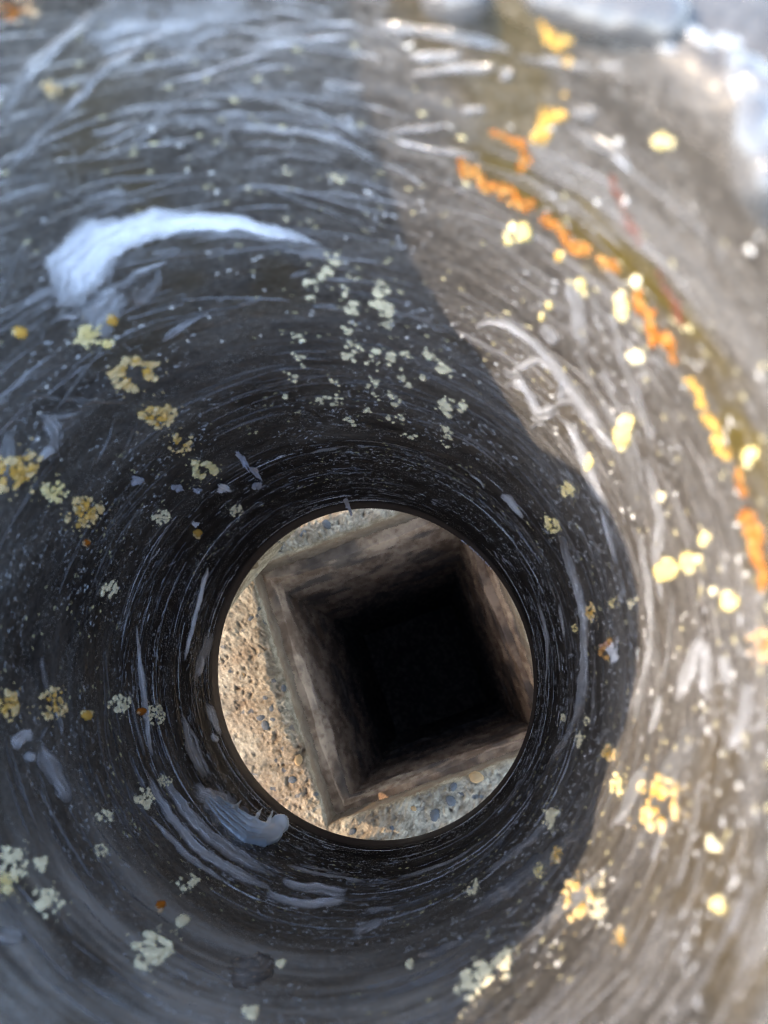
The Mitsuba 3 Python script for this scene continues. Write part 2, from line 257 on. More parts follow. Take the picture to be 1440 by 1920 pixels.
    ([(47.29,296.08,0.32,-2.16),(45.31,295.13,0.56,-3.23),(44.04,292.64,0.29,-1.32)], 0.2, 0.4, 'E'),
    ([(38.54,318.5,0.19,-0.78),(35.81,314.06,0.33,-1.46),(33.21,308.98,0.35,-1.85),(30.32,305.95,0.31,-2.0),(27.47,302.78,0.31,-1.77),(24.36,295.17,0.19,-1.09)], 0.35, 0.5, 'E'),
    ([(41.36,301.95,0.28,-1.16),(39.12,296.97,0.44,-2.03),(36.72,292.13,0.3,-1.7),(33.82,288.74,0.17,-1.23)], 0.22, 0.4, 'E'),
    ([(43.2,320.68,0.19,-0.99),(40.32,318.6,0.24,-1.45),(35.83,316.4,0.12,-0.88)], 0.16, 0.3, 'E'),
    ([(36.73,301.01,0.22,-1.29),(33.27,297.14,0.37,-2.5),(29.63,294.1,0.21,-1.78)], 0.2, 0.35, 'E'),
    ([(37.43,289.92,0.11,-0.91),(31.23,287.77,0.46,-4.14),(26.07,282.71,1.01,-7.66),(21.67,273.34,1.14,-8.36),(16.99,263.48,0.45,-4.17)], 0.2, 0.35, 'wide milky film of sealant behind the tall yellow lichen spot'),
    ([(34.74,274.4,0.07,-1.1),(31.24,276.22,0.1,-1.82),(28.1,277.43,0.07,-1.45)], 0.6, 0.8, 'E'),
    ([(24.8,293.07,0.23,-1.45),(19.78,285.08,0.45,-3.61),(15.26,277.52,0.43,-3.53),(11.56,267.17,0.18,-1.56)], 0.22, 0.4, 'E'),
    ([(29.19,187.0,0.17,-1.99),(26.58,183.35,0.31,-4.16),(22.6,178.1,0.37,-5.76),(17.32,173.32,0.29,-6.13),(11.97,170.66,0.28,-6.82),(5.1,163.73,0.22,-7.26),(-1.91,157.8,0.14,-8.15),(-7.88,152.34,0.09,-8.39),(-13.51,145.07,0.06,-8.07),(-18.28,135.37,0.06,-7.74),(-23.17,123.36,-0.02,-7.6),(-29.45,115.06,-0.12,-6.52),(-36.13,109.33,-0.14,-3.9)], 0.42, 1.0, 'long narrow sealant bead following the wall round, right of the pot opening'),
    ([(24.81,244.87,0.14,-1.51),(21.28,241.15,0.19,-2.4),(17.66,238.21,0.18,-2.78),(14.04,235.62,0.12,-2.31)], 0.38, 0.5, 'F'),
    ([(12.65,235.16,0.05,-1.46),(10.26,235.61,0.07,-2.34),(8.44,235.09,0.04,-1.18)], 0.3, 0.4, 'F'),
    ([(21.0,80.82,0.07,-1.64),(14.48,79.17,0.13,-4.25),(7.53,73.76,0.12,-4.45),(-0.1,62.9,0.08,-3.8),(-7.27,47.98,0.02,-2.06)], 0.45, 0.4, 'hair thin bright sealant line left of the long bead, near the opening'),
    ([(14.67,127.72,0.1,-2.57),(9.89,125.52,0.1,-3.31),(5.22,121.94,0.04,-2.05)], 0.35, 0.4, 'F'),
    ([(17.97,266.04,0.15,-1.67),(12.95,261.32,0.21,-3.13),(7.47,256.8,0.16,-3.31),(2.73,253.14,0.16,-3.42),(-2.86,246.05,0.13,-3.64),(-8.74,239.13,0.07,-3.87),(-14.49,233.55,-0.01,-2.31)], 0.3, 0.5, 'F'),
    ([(14.92,273.68,0.14,-1.54),(9.81,268.89,0.15,-2.49),(5.34,265.3,0.09,-2.17)], 0.24, 0.4, 'F'),
    ([(7.02,275.08,0.08,-1.15),(2.05,270.22,0.1,-2.03),(-2.3,264.56,0.09,-2.14),(-6.85,258.95,0.03,-1.36)], 0.35, 0.5, 'F'),
    ([(0.87,291.68,0.2,-1.32),(-0.61,286.42,0.56,-5.17),(-3.22,280.96,0.38,-5.08),(-5.99,275.6,0.21,-3.64),(-8.15,272.12,0.06,-1.53)], 0.36, 0.8, 'left prong of the forked white sealant splash on the right wall'),
    ([(0.52,292.08,0.09,-3.18),(-2.7,291.31,0.02,-4.79),(-5.27,291.91,0.04,-3.77),(-7.2,289.83,0.05,-1.58)], 0.3, 0.7, 'right prong of the forked white sealant splash on the right wall'),
    ([(-1.95,301.56,-0.08,-1.92),(-4.07,303.7,-0.16,-3.72),(-5.83,304.94,-0.07,-1.57)], 0.35, 0.6, 'F'),
    ([(-6.85,259.85,0.07,-2.23),(-9.98,256.28,0.1,-4.13),(-13.29,251.47,0.04,-2.38)], 0.35, 0.5, 'F'),
    ([(-8.6,284.05,0.06,-3.4),(-11.98,281.84,0.17,-6.78),(-16.47,274.5,0.23,-7.05),(-21.57,265.29,0.05,-3.85)], 0.14, 0.3, 'F'),
    ([(-4.68,312.55,0.0,-1.66),(-7.44,312.4,0.02,-3.29),(-10.23,310.55,0.1,-2.78),(-12.65,306.6,0.06,-1.18)], 0.25, 0.5, 'F'),
    ([(147.79,69.02,0.03,1.23),(152.05,63.93,0.07,3.79),(157.75,58.95,0.02,3.02),(163.46,56.64,-0.02,3.04),(168.76,56.64,-0.03,2.15),(174.98,58.14,-0.04,2.11),(179.7,60.62,-0.02,0.82)], 0.85, 0.8, 'bright white sealant thread left of the opening, nearest to it'),
    ([(169.58,129.86,0.08,1.1),(174.33,123.78,0.11,2.02),(181.3,117.31,0.1,2.72),(189.12,113.91,0.03,3.1),(195.52,115.03,-0.01,2.75),(201.48,117.37,-0.01,2.1),(206.6,119.76,-0.02,1.47)], 0.55, 0.7, 'pale blue sealant thread curving down, second from the opening on the left'),
    ([(-172.83,130.05,0.03,0.84),(-165.54,127.35,0.05,1.99),(-159.24,126.11,0.04,2.29),(-154.69,126.19,0.02,1.72)], 0.55, 0.6, 'short sealant thread ending by the second one, on its left'),
    ([(-179.91,203.69,0.05,0.84),(-174.57,200.12,0.11,1.9),(-171.31,197.01,0.11,1.39)], 0.35, 0.4, 'G'),
    ([(-169.09,194.52,0.15,1.37),(-166.59,191.62,0.16,2.17),(-163.42,190.18,0.05,1.3)], 0.45, 0.5, 'G'),
    ([(-161.79,221.2,0.17,-1.36),(-163.66,219.05,0.85,-2.86),(-164.44,213.82,1.1,0.26),(-163.44,209.8,0.4,1.01)], 0.6, 1.2, 'curled white sealant lump at the far left, lower half'),
    ([(-161.32,216.35,0.37,1.03),(-160.31,212.93,0.92,2.0),(-159.92,209.98,0.66,0.91)], 0.5, 1.0, 'G'),
    ([(-162.88,206.8,0.15,1.58),(-159.23,203.73,0.39,4.91),(-155.27,201.33,0.36,5.73),(-151.25,199.91,0.21,4.11),(-149.49,199.4,0.07,1.38)], 0.3, 0.5, 'dark blue sealant tongue hanging below the curled lump'),
    ([(-163.26,205.93,0.11,-0.55),(-165.01,202.35,0.25,-1.08),(-165.96,199.15,0.19,-0.61)], 0.35, 0.5, 'G'),
    ([(167.17,17.47,-0.1,2.54),(172.1,23.48,-0.36,7.78),(177.71,30.97,-0.32,6.49),(183.07,38.93,-0.14,3.59),(187.05,41.28,-0.04,1.79)], 0.26, 0.4, 'clear brownish sealant film close to the left edge of the opening'),
    ([(175.9,30.21,-0.01,1.93),(179.49,31.19,-0.14,4.71),(183.59,37.07,-0.19,3.55)], 0.5, 0.6, 'crinkled shiny edge of the clear film left of the opening'),
    ([(-167.52,26.47,0.14,2.34),(-163.79,21.26,0.26,6.9),(-158.77,20.48,0.15,4.48),(-155.38,16.52,0.13,2.52)], 0.4, 0.6, 'small silvery sealant curl left of the opening, below the clear film'),
    ([(-157.34,30.95,0.07,1.9),(-154.88,29.71,0.29,4.69),(-153.75,26.12,0.25,2.16)], 0.6, 0.7, 'G'),
    ([(-165.62,74.02,0.11,1.47),(-160.55,67.57,0.16,4.75),(-155.63,69.32,0.07,6.31),(-149.71,70.49,0.17,7.1),(-143.39,69.99,0.15,6.38)], 0.36, 0.5, 'wide dull sealant trail leading down to the big blob'),
    ([(-161.26,64.29,0.06,1.19),(-156.03,60.45,0.08,2.47),(-149.05,61.16,0.04,2.48),(-142.76,63.22,0.02,2.05)], 0.35, 0.4, 'G'),
    ([(-170.02,103.39,0.13,1.19),(-166.15,95.49,0.26,2.53),(-163.72,90.53,0.13,1.3)], 0.2, 0.4, 'G'),
    ([(-151.33,131.56,0.03,1.67),(-146.74,132.63,0.08,3.32),(-141.43,132.86,0.15,3.89),(-134.89,132.64,0.19,4.22),(-128.25,132.58,0.27,4.58),(-122.04,130.15,0.34,4.73),(-116.21,127.94,0.36,4.92),(-110.55,126.58,0.22,3.19),(-106.09,126.19,0.1,1.64)], 0.5, 0.9, 'outer long sealant bead curving round the lower left, below the blob'),
    ([(-151.06,116.29,0.05,1.83),(-145.27,117.31,0.14,4.26),(-139.4,115.84,0.27,5.57),(-132.71,114.77,0.34,6.32),(-125.86,113.05,0.39,6.51),(-119.29,111.48,0.4,6.06),(-113.22,109.64,0.27,4.2),(-107.88,110.0,0.11,2.15)], 0.42, 0.8, 'inner long sealant bead curving round the lower left, beside the blob'),
    ([(-137.84,117.08,0.07,1.85),(-134.4,117.57,0.2,3.71),(-131.3,115.56,0.17,2.51)], 0.6, 0.9, 'G'),
    ([(-141.85,149.05,0.07,0.99),(-137.06,147.33,0.15,2.28),(-131.86,145.43,0.19,3.12),(-125.86,145.1,0.21,3.18),(-120.85,142.79,0.15,2.19),(-116.32,143.03,0.07,1.39)], 0.4, 0.6, 'third thin sealant bead under the outer long one, lower left'),
    ([(-109.58,128.24,0.06,2.49),(-105.48,132.63,0.24,4.4),(-100.25,131.88,0.39,4.23),(-95.52,127.11,0.51,4.8),(-90.75,121.8,0.49,4.37),(-89.13,117.0,0.26,1.8)], 0.5, 0.7, 'lower of two short sealant dabs under the blob'),
    ([(-107.5,107.36,-0.11,1.49),(-105.51,113.57,0.16,3.54),(-101.25,111.26,0.5,5.91),(-96.59,109.03,0.58,7.75),(-91.74,109.35,0.57,7.2),(-89.95,105.73,0.28,2.39)], 0.5, 0.7, 'upper of two short sealant dabs under the blob'),
    ([(-110.01,88.82,0.14,1.59),(-102.73,84.57,0.22,3.01),(-93.78,83.78,0.17,3.21),(-85.73,90.44,0.06,1.84)], 0.35, 0.4, 'H'),
    ([(-106.39,79.78,0.11,1.29),(-100.45,76.86,0.16,2.28),(-91.18,78.75,0.07,1.44)], 0.3, 0.4, 'H'),
    ([(-84.58,136.31,0.19,2.13),(-80.21,135.77,0.23,3.7),(-76.89,139.43,0.07,1.81)], 0.3, 0.4, 'H'),
    ([(-85.26,161.91,0.34,2.23),(-82.19,155.69,0.6,4.23),(-78.96,149.05,0.25,1.97)], 0.3, 0.5, 'H'),
    ([(-105.47,201.28,-0.05,3.53),(-101.48,206.51,1.19,10.24),(-99.7,198.62,1.97,5.35),(-98.99,188.7,0.87,1.9)], 0.22, 0.4, 'dull blue sealant patch at the bottom, left of the middle'),
    ([(-135.01,260.52,0.49,1.66),(-133.34,257.73,0.83,2.71),(-131.8,254.66,0.33,1.03)], 0.3, 0.5, 'pale blue sealant spot at the bottom left edge'),
    ([(-62.82,181.16,0.27,3.12),(-54.22,184.17,0.54,8.58),(-43.59,192.03,0.35,11.36),(-35.77,206.64,0.05,8.59),(-29.26,220.77,-0.05,3.32)], 0.26, 0.4, 'wide bluish sealant streak at the lower right, upper of two'),
    ([(-52.29,233.39,0.11,1.73),(-45.05,240.64,0.17,3.84),(-37.37,248.82,0.13,4.18),(-31.44,255.46,0.02,1.62)], 0.2, 0.4, 'wide bluish sealant streak at the lower right, lower of two'),
    ([(-55.48,148.41,0.15,2.56),(-46.65,156.54,0.24,6.06),(-38.67,165.03,0.15,5.21),(-33.38,170.61,0.05,2.6)], 0.25, 0.4, 'H'),
    ([(-70.5,198.22,0.16,2.01),(-65.18,201.14,0.3,4.62),(-60.86,204.27,0.11,2.07)], 0.2, 0.4, 'H'),
    ([(-78.91,86.59,0.19,2.54),(-69.84,88.66,0.28,4.91),(-60.32,93.01,0.25,4.65),(-53.36,90.94,0.12,2.51)], 0.3, 0.4, 'H'),
    ([(-29.09,241.38,0.03,1.93),(-24.96,247.25,0.06,4.7),(-20.49,251.07,0.06,5.61),(-16.27,254.78,-0.01,2.29)], 0.22, 0.4, 'H'),
    ([(-28.66,278.81,0.1,1.31),(-25.9,278.33,0.16,2.69),(-23.08,278.64,0.06,1.36)], 0.25, 0.4, 'H'),
    ([(45.08,149.8,0.08,-1.89),(42.55,152.56,0.32,-5.71),(40.0,151.48,0.3,-4.38),(36.45,149.8,0.12,-2.01)], 0.55, 0.6, 'short blue white sealant fleck right of the opening top, in shade'),
    ([(55.12,145.75,0.1,-1.37),(51.83,146.05,0.21,-2.3),(49.83,138.63,0.17,-1.38)], 0.4, 0.4, 'C'),
    ([(100.93,127.47,0.07,-1.14),(96.26,128.89,0.15,-2.71),(91.65,130.65,0.1,-1.96)], 0.3, 0.3, 'C'),
]
BLOBS = [
    ([(-143.53,96.0,0.47,2.96),(-139.17,82.74,1.2,12.17),(-131.16,76.99,1.17,20.42),(-124.0,74.92,1.67,23.46),(-119.72,67.83,2.26,18.41),(-117.47,58.86,1.82,11.79)], 0.62, 1.6, 'thick milky blue sealant blob below left of the opening'),
]
LICHEN = [
    (104.95, 349.7, 1.61, 1.63, 2, 1, 'small amber lichen spot between the two top left sealant bands'),
    (104.05, 364.6, 3.22, 2.94, 3, 1, 'orange lichen patch in the top left corner'),
    (120.69, 252.0, 5.7, 9.72, 2, 2, 'amber lichen ring under the wing shaped sealant smear'),
    (123.63, 221.9, 5.62, 10.89, 2, 1, 'round amber lichen tuft below right of the amber ring'),
    (124.77, 193.6, 4.07, 8.65, 2, 1, 'small orange amber lichen tuft, third down the slanting row'),
    (125.86, 160.8, 5.23, 12.51, 1, 2, 'broken brown and yellow lichen ring, fourth down the slanting row'),
    (121.65, 279.3, 3.65, 5.41, 1, 1, 'yellow lichen tuft on the tip of the wing shaped smear'),
    (120.91, 271.4, 1.58, 2.4, 1, 0, 'single yellow lichen dot right of the smear tip'),
    (117.5, 279.7, 1.83, 2.66, 2, 0, 'faint amber lichen dot above the smear tip'),
    (128.72, 295.2, 1.92, 2.62, 2, 0, 'dull amber lichen dot at the left edge'),
    (148.17, 255.8, 6.76, 11.46, 2, 1, 'large yellow lichen tuft at the left edge, halfway down'),
    (148.49, 232.3, 4.04, 7.47, 1, 1, 'yellow lichen tuft between the left edge one and the orange one'),
    (149.0, 208.5, 5.36, 10.89, 2, 1, 'bright orange yellow lichen tuft left of the opening'),
    (154.95, 197.4, 1.49, 3.04, 3, 0, 'tiny orange lichen dot below the bright tuft'),
    (163.32, 164.1, 3.63, 7.8, 0, 1, 'lone cream lichen tuft on the black left wall'),
    (140.74, 111.5, 2.35, 6.37, 2, 0, 'small amber lichen dot up left of the opening'),
    (142.08, 155.7, 3.66, 8.81, 0, 1, 'greenish cream lichen streak left of the amber dot'),
    (128.89, 95.5, 3.13, 8.87, 0, 1, 'cream lichen speck up left of the opening'),
    (-170.67, 222.2, 4.62, 8.21, 2, 1, 'yellow lichen tuft at the left edge, first in the low row'),
    (-170.18, 194.3, 4.78, 9.46, 2, 1, 'yellow lichen tuft, second in the low row on the left wall'),
    (-167.17, 172.2, 2.26, 4.75, 2, 0, 'amber lichen dot, third in the low row on the left wall'),
    (-168.95, 140.4, 4.12, 9.74, 0, 1, 'cream lichen tuft, fourth in the low row on the left wall'),
    (-166.73, 119.6, 2.18, 5.41, 3, 0, 'orange lichen dot between two sealant threads on the left wall'),
    (-165.58, 102.7, 4.07, 10.69, 0, 1, 'cream lichen tuft, last in the low row on the left wall'),
    (-145.34, 145.2, 3.99, 9.6, 0, 1, 'cream yellow lichen tuft beside the outer long bead'),
    (-147.23, 118.2, 2.75, 7.05, 0, 1, 'cream lichen speck between the two long beads'),
    (-144.1, 241.1, 4.59, 7.55, 0, 1, 'cream lichen tuft at the left edge, lower quarter'),
    (-140.83, 248.3, 3.34, 5.31, 1, 1, 'yellow lichen tuft under the cream one at the left edge'),
    (-141.36, 229.2, 1.82, 3.15, 0, 0, 'cream lichen dot right of the cream tuft, lower left'),
    (-135.15, 237.4, 4.19, 7.11, 0, 1, 'pinkish cream lichen tuft near the bottom left corner'),
    (-145.05, 181.3, 2.76, 5.82, 0, 1, 'cream lichen smudge inside the lower left, upper of two'),
    (-138.74, 195.4, 2.3, 4.65, 0, 1, 'cream lichen smudge inside the lower left, lower of two'),
    (-122.89, 162.4, 3.77, 8.75, 0, 1, 'cream lichen pair under the thin bead, bottom left'),
    (-123.04, 191.5, 1.69, 3.45, 3, 0, 'small orange lichen dot at the lower left'),
    (-117.32, 218.6, 6.09, 11.37, 0, 1, 'large faint greenish lichen patch at the bottom left'),
    (-117.61, 191.4, 2.27, 4.63, 0, 0, 'cream lichen dot right of the small orange one'),
    (-96.38, 194.0, 1.47, 3.38, 0, 0, 'cream lichen dot right of the dull blue patch'),
    (-96.59, 229.9, 2.2, 4.29, 0, 0, 'pale round lichen spot at the bottom edge'),
    (52.07, 325.2, 2.12, 3.28, 1, 0, 'big yellow lichen dot below the orange crust'),
    (54.0, 319.5, 1.11, 1.73, 1, 0, 'small yellow lichen dot left of the big one'),
    (47.11, 324.8, 1.02, 1.69, 2, 0, 'amber lichen dot below the orange crust'),
    (43.33, 321.6, 1.35, 2.43, 1, 0, 'yellow lichen dot under the end of the orange crust'),
    (37.49, 325.6, 1.79, 3.35, 1, 0, 'bright yellow lichen dot left of the second orange crust'),
    (37.42, 335.4, 1.18, 2.02, 0, 0, 'cream lichen dot above the second orange crust'),
    (33.27, 317.0, 1.46, 2.91, 0, 0, 'cream lichen dot left of the foot of the second orange crust'),
    (47.16, 300.5, 0.93, 1.81, 1, 0, 'left of a pair of tiny yellow lichen dots in the sun'),
    (46.58, 306.9, 0.89, 1.68, 1, 0, 'right of a pair of tiny yellow lichen dots in the sun'),
    (28.81, 287.3, 2.98, 7.34, 1, 0, 'tall bright yellow lichen spot in the sun'),
    (29.13, 296.5, 1.15, 2.63, 1, 0, 'little yellow lichen dot on top of the tall spot'),
    (30.57, 257.4, 1.74, 4.95, 1, 0, 'yellow lichen dot on the twin sealant strand'),
    (31.28, 224.8, 2.75, 9.18, 1, 1, 'yellow lichen tuft just inside the shade, right of the opening'),
    (29.68, 180.8, 3.48, 13.96, 1, 1, 'yellow lichen tuft at the top of the long bead'),
    (9.39, 182.6, 2.68, 12.9, 2, 1, 'amber lichen tuft touching the long bead'),
    (7.14, 148.8, 1.87, 10.52, 1, 1, 'yellow lichen speck left of the long bead'),
    (9.01, 218.3, 1.64, 6.82, 1, 1, 'upper left of two pale yellow lichen flecks right of the bead'),
    (7.38, 242.0, 1.72, 6.68, 0, 1, 'right of two pale yellow lichen flecks right of the bead'),
    (10.12, 276.0, 2.92, 9.0, 1, 0, 'left lobe of the bright yellow lichen cluster on the right wall'),
    (9.8, 292.1, 2.29, 6.4, 1, 0, 'right lobe of the bright yellow lichen cluster on the right wall'),
    (18.8, 290.3, 1.27, 3.09, 0, 0, 'cream lichen dot above the bright yellow cluster'),
    (5.27, 301.9, 1.04, 2.81, 0, 0, 'round cream lichen dot right of the bright yellow cluster'),
    (3.42, 309.5, 1.59, 4.11, 1, 0, 'dull yellow lichen dot near the right edge'),
    (11.3, 304.7, 1.39, 3.44, 1, 0, 'soft yellow lichen dot up right of the bright cluster'),
    (-1.3, 320.9, 2.74, 6.65, 3, 1, 'orange lichen lump at the right edge'),
    (40.82, 364.3, 1.16, 1.5, 1, 0, 'yellow lichen dot below the long rim blob'),
    (-14.29, 117.8, 2.26, 14.2, 0, 1, 'pale lichen speck on the long bead'),
    (-13.61, 169.8, 2.1, 11.08, 0, 1, 'pale lichen speck right of the long bead'),
    (-17.79, 163.2, 2.68, 14.46, 0, 1, 'pale yellow lichen tuft at the foot of the long bead'),
    (-18.35, 213.7, 2.68, 11.77, 2, 1, 'orange yellow lichen tuft below the long bead'),
    (-20.96, 269.6, 5.22, 16.91, 2, 1, 'large blurred yellow lichen tuft at the lower right'),
    (-21.99, 233.0, 3.0, 11.21, 1, 1, 'greenish yellow lichen tuft left of the large blurred one'),
    (-35.35, 167.0, 4.1, 18.54, 0, 1, 'long cream lichen streak below right of the opening'),
    (-38.31, 208.0, 2.75, 10.32, 2, 1, 'amber lichen tuft at the lower right, upper of a pair'),
    (-43.05, 200.1, 2.44, 9.33, 1, 1, 'yellow lichen tuft at the lower right, lower of a pair'),
    (-39.58, 248.5, 4.22, 13.34, 2, 1, 'slanting orange yellow lichen tuft at the lower right'),
    (-37.62, 266.0, 2.19, 6.1, 0, 1, 'cream lichen tuft right below the slanting one'),
    (-35.05, 255.2, 1.65, 4.88, 0, 1, 'cream lichen tuft right above the slanting one'),
    (-57.86, 156.1, 2.9, 10.4, 0, 1, 'cream lichen smear at the bottom right of the opening'),
    (-59.17, 238.9, 4.75, 11.85, 0, 1, 'largest cream yellow lichen tuft at the bottom'),
    (-54.28, 239.8, 3.39, 9.11, 0, 1, 'right part of the cream yellow lichen growth at the bottom'),
    (-71.59, 203.7, 1.66, 4.13, 0, 0, 'cream lichen dot left of the largest bottom tuft'),
    (-22.36, 307.9, 1.24, 2.94, 0, 0, 'soft cream lichen dot at the lower right edge'),
    (-27.06, 316.7, 1.18, 2.4, 1, 0, 'soft yellow lichen dot near the lower right corner'),
    (-37.59, 284.0, 1.85, 4.58, 2, 1, 'brownish lichen smudge at the lower right'),
    (16.39, 334.8, 1.46, 2.65, 1, 0, 'yellow lichen dot beside the orange crust at the right edge'),
]
DOTS = [
    (80.3, 288.5, 1.48, 2.53),
    (81.36, 283.1, 1.82, 3.21),
    (83.28, 279.0, 1.53, 2.76),
    (78.21, 281.2, 1.39, 2.47),
    (84.52, 274.4, 1.87, 3.46),
    (79.67, 273.5, 1.28, 2.36),
    (85.87, 269.1, 1.43, 2.7),
    (73.89, 280.1, 1.57, 2.81),
    (79.44, 268.4, 2.62, 5.02),
    (78.68, 262.3, 1.52, 2.97),
    (72.78, 274.0, 2.44, 4.52),
    (72.84, 268.7, 2.83, 5.41),
    (73.06, 264.0, 1.7, 3.29),
    (73.62, 258.1, 1.75, 3.48),
    (80.4, 253.0, 1.75, 3.57),
    (80.83, 247.2, 1.43, 2.99),
    (90.46, 242.8, 1.75, 3.71),
    (91.93, 229.7, 2.23, 4.93),
    (80.97, 235.5, 2.07, 4.57),
    (82.25, 231.0, 1.91, 4.28),
    (78.08, 227.6, 2.55, 5.84),
    (73.65, 234.7, 2.7, 6.01),
    (70.69, 240.4, 2.09, 4.5),
    (65.87, 245.0, 1.87, 3.93),
    (63.01, 240.7, 2.48, 5.36),
    (64.17, 247.4, 1.85, 3.84),
    (71.24, 219.5, 2.27, 5.33),
    (67.56, 226.4, 1.82, 4.13),
    (95.38, 214.2, 2.6, 5.89),
    (87.2, 208.0, 1.42, 3.47),
    (77.69, 212.6, 1.66, 4.01),
    (78.71, 204.6, 2.56, 6.41),
    (78.31, 196.6, 1.76, 4.5),
    (74.1, 198.1, 2.66, 6.81),
    (89.04, 188.1, 2.59, 6.85),
    (92.35, 191.0, 1.93, 4.91),
    (98.87, 196.2, 1.71, 3.99),
    (81.48, 180.0, 1.38, 3.73),
    (76.51, 176.3, 2.13, 5.87),
    (72.53, 181.8, 1.89, 5.07),
    (86.39, 168.4, 2.34, 6.6),
    (62.38, 210.5, 3.45, 8.57),
    (62.74, 203.6, 2.65, 6.71),
    (59.18, 220.8, 2.47, 6.13),
    (62.59, 183.7, 2.13, 5.81),
    (61.06, 179.4, 1.92, 5.42),
    (62.27, 168.0, 2.25, 6.5),
    (72.02, 157.9, 2.3, 6.69),
    (97.74, 180.5, 0.9, 2.23),
    (109.83, 170.8, 0.94, 2.12),
    (83.22, 320.6, 0.85, 1.21),
    (76.95, 320.1, 1.0, 1.41),
    (89.03, 315.0, 0.98, 1.44),
    (85.42, 304.7, 0.79, 1.24),
    (82.41, 304.0, 0.81, 1.26),
]
CRUSTS = [
    ([(57.49,346.85,0.1,-0.78),(55.49,347.2,0.23,-1.3),(54.01,346.37,0.58,-1.85),(52.97,344.35,0.77,-0.62),(54.03,341.51,0.35,0.65)], 3, 'hooked orange lichen crust, upper left of the orange line'),
    ([(52.88,349.48,-0.82,-0.47),(51.79,353.96,-1.03,-0.51),(50.86,357.93,-0.96,-0.19),(50.41,360.98,-0.58,0.03)], 2, 'yellow orange lichen crust climbing towards the rim'),
    ([(53.78,371.81,0.4,-0.62),(52.61,369.05,0.75,-1.46),(51.31,367.62,0.7,-1.61),(50.64,366.48,0.38,-0.78)], 2, 'dull amber lichen crust under the long rim blob'),
    ([(60.58,337.02,0.53,-0.92),(60.02,334.37,0.86,-2.29),(58.36,332.73,0.43,-2.41),(56.01,333.48,0.28,-2.09),(53.92,332.9,0.33,-2.61),(51.57,333.96,0.25,-2.26),(49.44,333.82,0.52,-2.4),(48.11,331.5,0.5,-2.12),(46.17,330.79,0.32,-2.6),(43.67,331.79,0.11,-2.19),(41.31,333.67,0.18,-2.34),(39.82,333.23,0.18,-1.19)], 3, 'long orange lichen crust lying along the wall in the sun'),
    ([(36.63,333.95,0.51,-1.6),(35.22,330.73,0.62,-2.46),(33.11,328.18,0.46,-2.96),(30.84,328.23,0.37,-3.39),(28.97,327.79,0.19,-1.71)], 3, 'second orange lichen crust, below the long one'),
    ([(27.73,329.08,0.2,-1.48),(25.93,328.22,0.27,-2.07),(22.68,326.74,0.25,-2.34),(19.37,325.91,0.25,-2.98),(17.61,325.5,0.14,-1.81)], 2, 'yellow lichen crust below the second orange one'),
    ([(15.94,328.02,0.22,-1.9),(12.25,325.69,0.24,-2.99),(8.97,324.83,0.18,-3.65),(6.78,324.72,0.15,-2.62),(3.66,323.09,0.12,-2.47)], 3, 'orange lichen crust at the right edge, last of the line'),
    ([(44.02,352.3,0.22,-0.49),(42.89,349.58,0.38,-0.99),(41.49,347.17,0.34,-1.11),(40.09,345.69,0.56,-1.73),(39.01,343.0,0.32,-0.84)], 4, 'upper red brown stain line right of the long orange crust'),
    ([(35.71,341.98,0.22,-0.83),(34.07,339.89,0.29,-1.34),(32.18,338.4,0.29,-1.56),(30.29,336.96,0.17,-0.97)], 4, 'lower red brown stain line right of the second orange crust'),
]
KNOB = [
    (-118.2, 50.4, 8.01, 26.8),
]
FLAKES = [
    (137.55, 194.2, -2.72, -2.89, 1.26, -3.88, 'pale grey paint flake, leftmost of the flakes up left of the opening'),
    (133.54, 164.5, -2.38, -3.09, 1.33, -4.25, 'grey paint flake, second from the left up left of the opening'),
    (131.23, 148.9, -2.28, -0.97, 0.65, -4.07, 'dull paint flake under the broken lichen ring'),
    (126.27, 133.1, -3.08, -4.19, 1.98, -7.18, 'white crumpled flake, largest of those up left of the opening'),
    (138.95, 121.8, -1.33, -3.03, 1.26, -3.44, 'single small white flake below the others, up left of the opening'),
    (116.91, 152.7, 0.16, -10.37, 1.99, -1.06, 'torn blue grey flake, top of the short chain'),
    (116.62, 130.0, 0.52, -11.34, 2.11, -0.75, 'torn blue grey flake, middle of the short chain'),
    (118.89, 109.9, -3.34, 2.7, -0.06, -5.99, 'torn blue grey flake, bottom of the short chain'),
    (98.17, 17.0, -0.11, -14.09, 2.35, -3.01, 'small blue grey flake curling over the top edge of the opening'),
    (-0.09, 213.1, -4.88, 1.87, 0.04, -10.07, 'long white flake on the right wall, beside a brown crumb'),
    (0.92, 140.9, -0.69, 13.82, -1.18, -1.07, 'small white flake lying across the long bead'),
]
CRUMBS = [
    (1.6, 197.1, 3.94, 19.25, 'orange brown crumb held between two white flakes on the right wall'),
]
LIPBITS = [
    (53.6, -7.7),
    (52.0, -2.8),
    (50.2, 0.4),
    (48.1, -1.9),
    (45.9, -11.2),
    (43.9, -11.9),
    (41.7, -16.5),
    (40.2, -17.5),
]
RIMBLOBS = [
    ([(45.0,89.3,368.6,2.9),(47.8,87.9,369.6,3.3),(50.0,86.6,370.2,2.3)], 'white sealant blob on the rim at the top, left of the long one'),
    ([(57.7,78.7,376.2,1.8),(59.2,78.4,376.2,1.8),(62.1,77.3,376.2,1.9),(65.7,75.7,376.2,2.4),(69.6,74.0,376.2,2.4),(72.7,73.6,376.2,2.2),(73.9,74.0,376.2,1.6)], 'long white sealant blob draped over the rim at the top right'),
    ([(82.3,57.9,376.2,2.8),(82.1,53.5,376.2,2.2),(83.1,49.7,376.2,3.1),(86.7,49.9,370.3,2.8)], 'big two lobed white sealant blob on the rim at the right edge'),
]
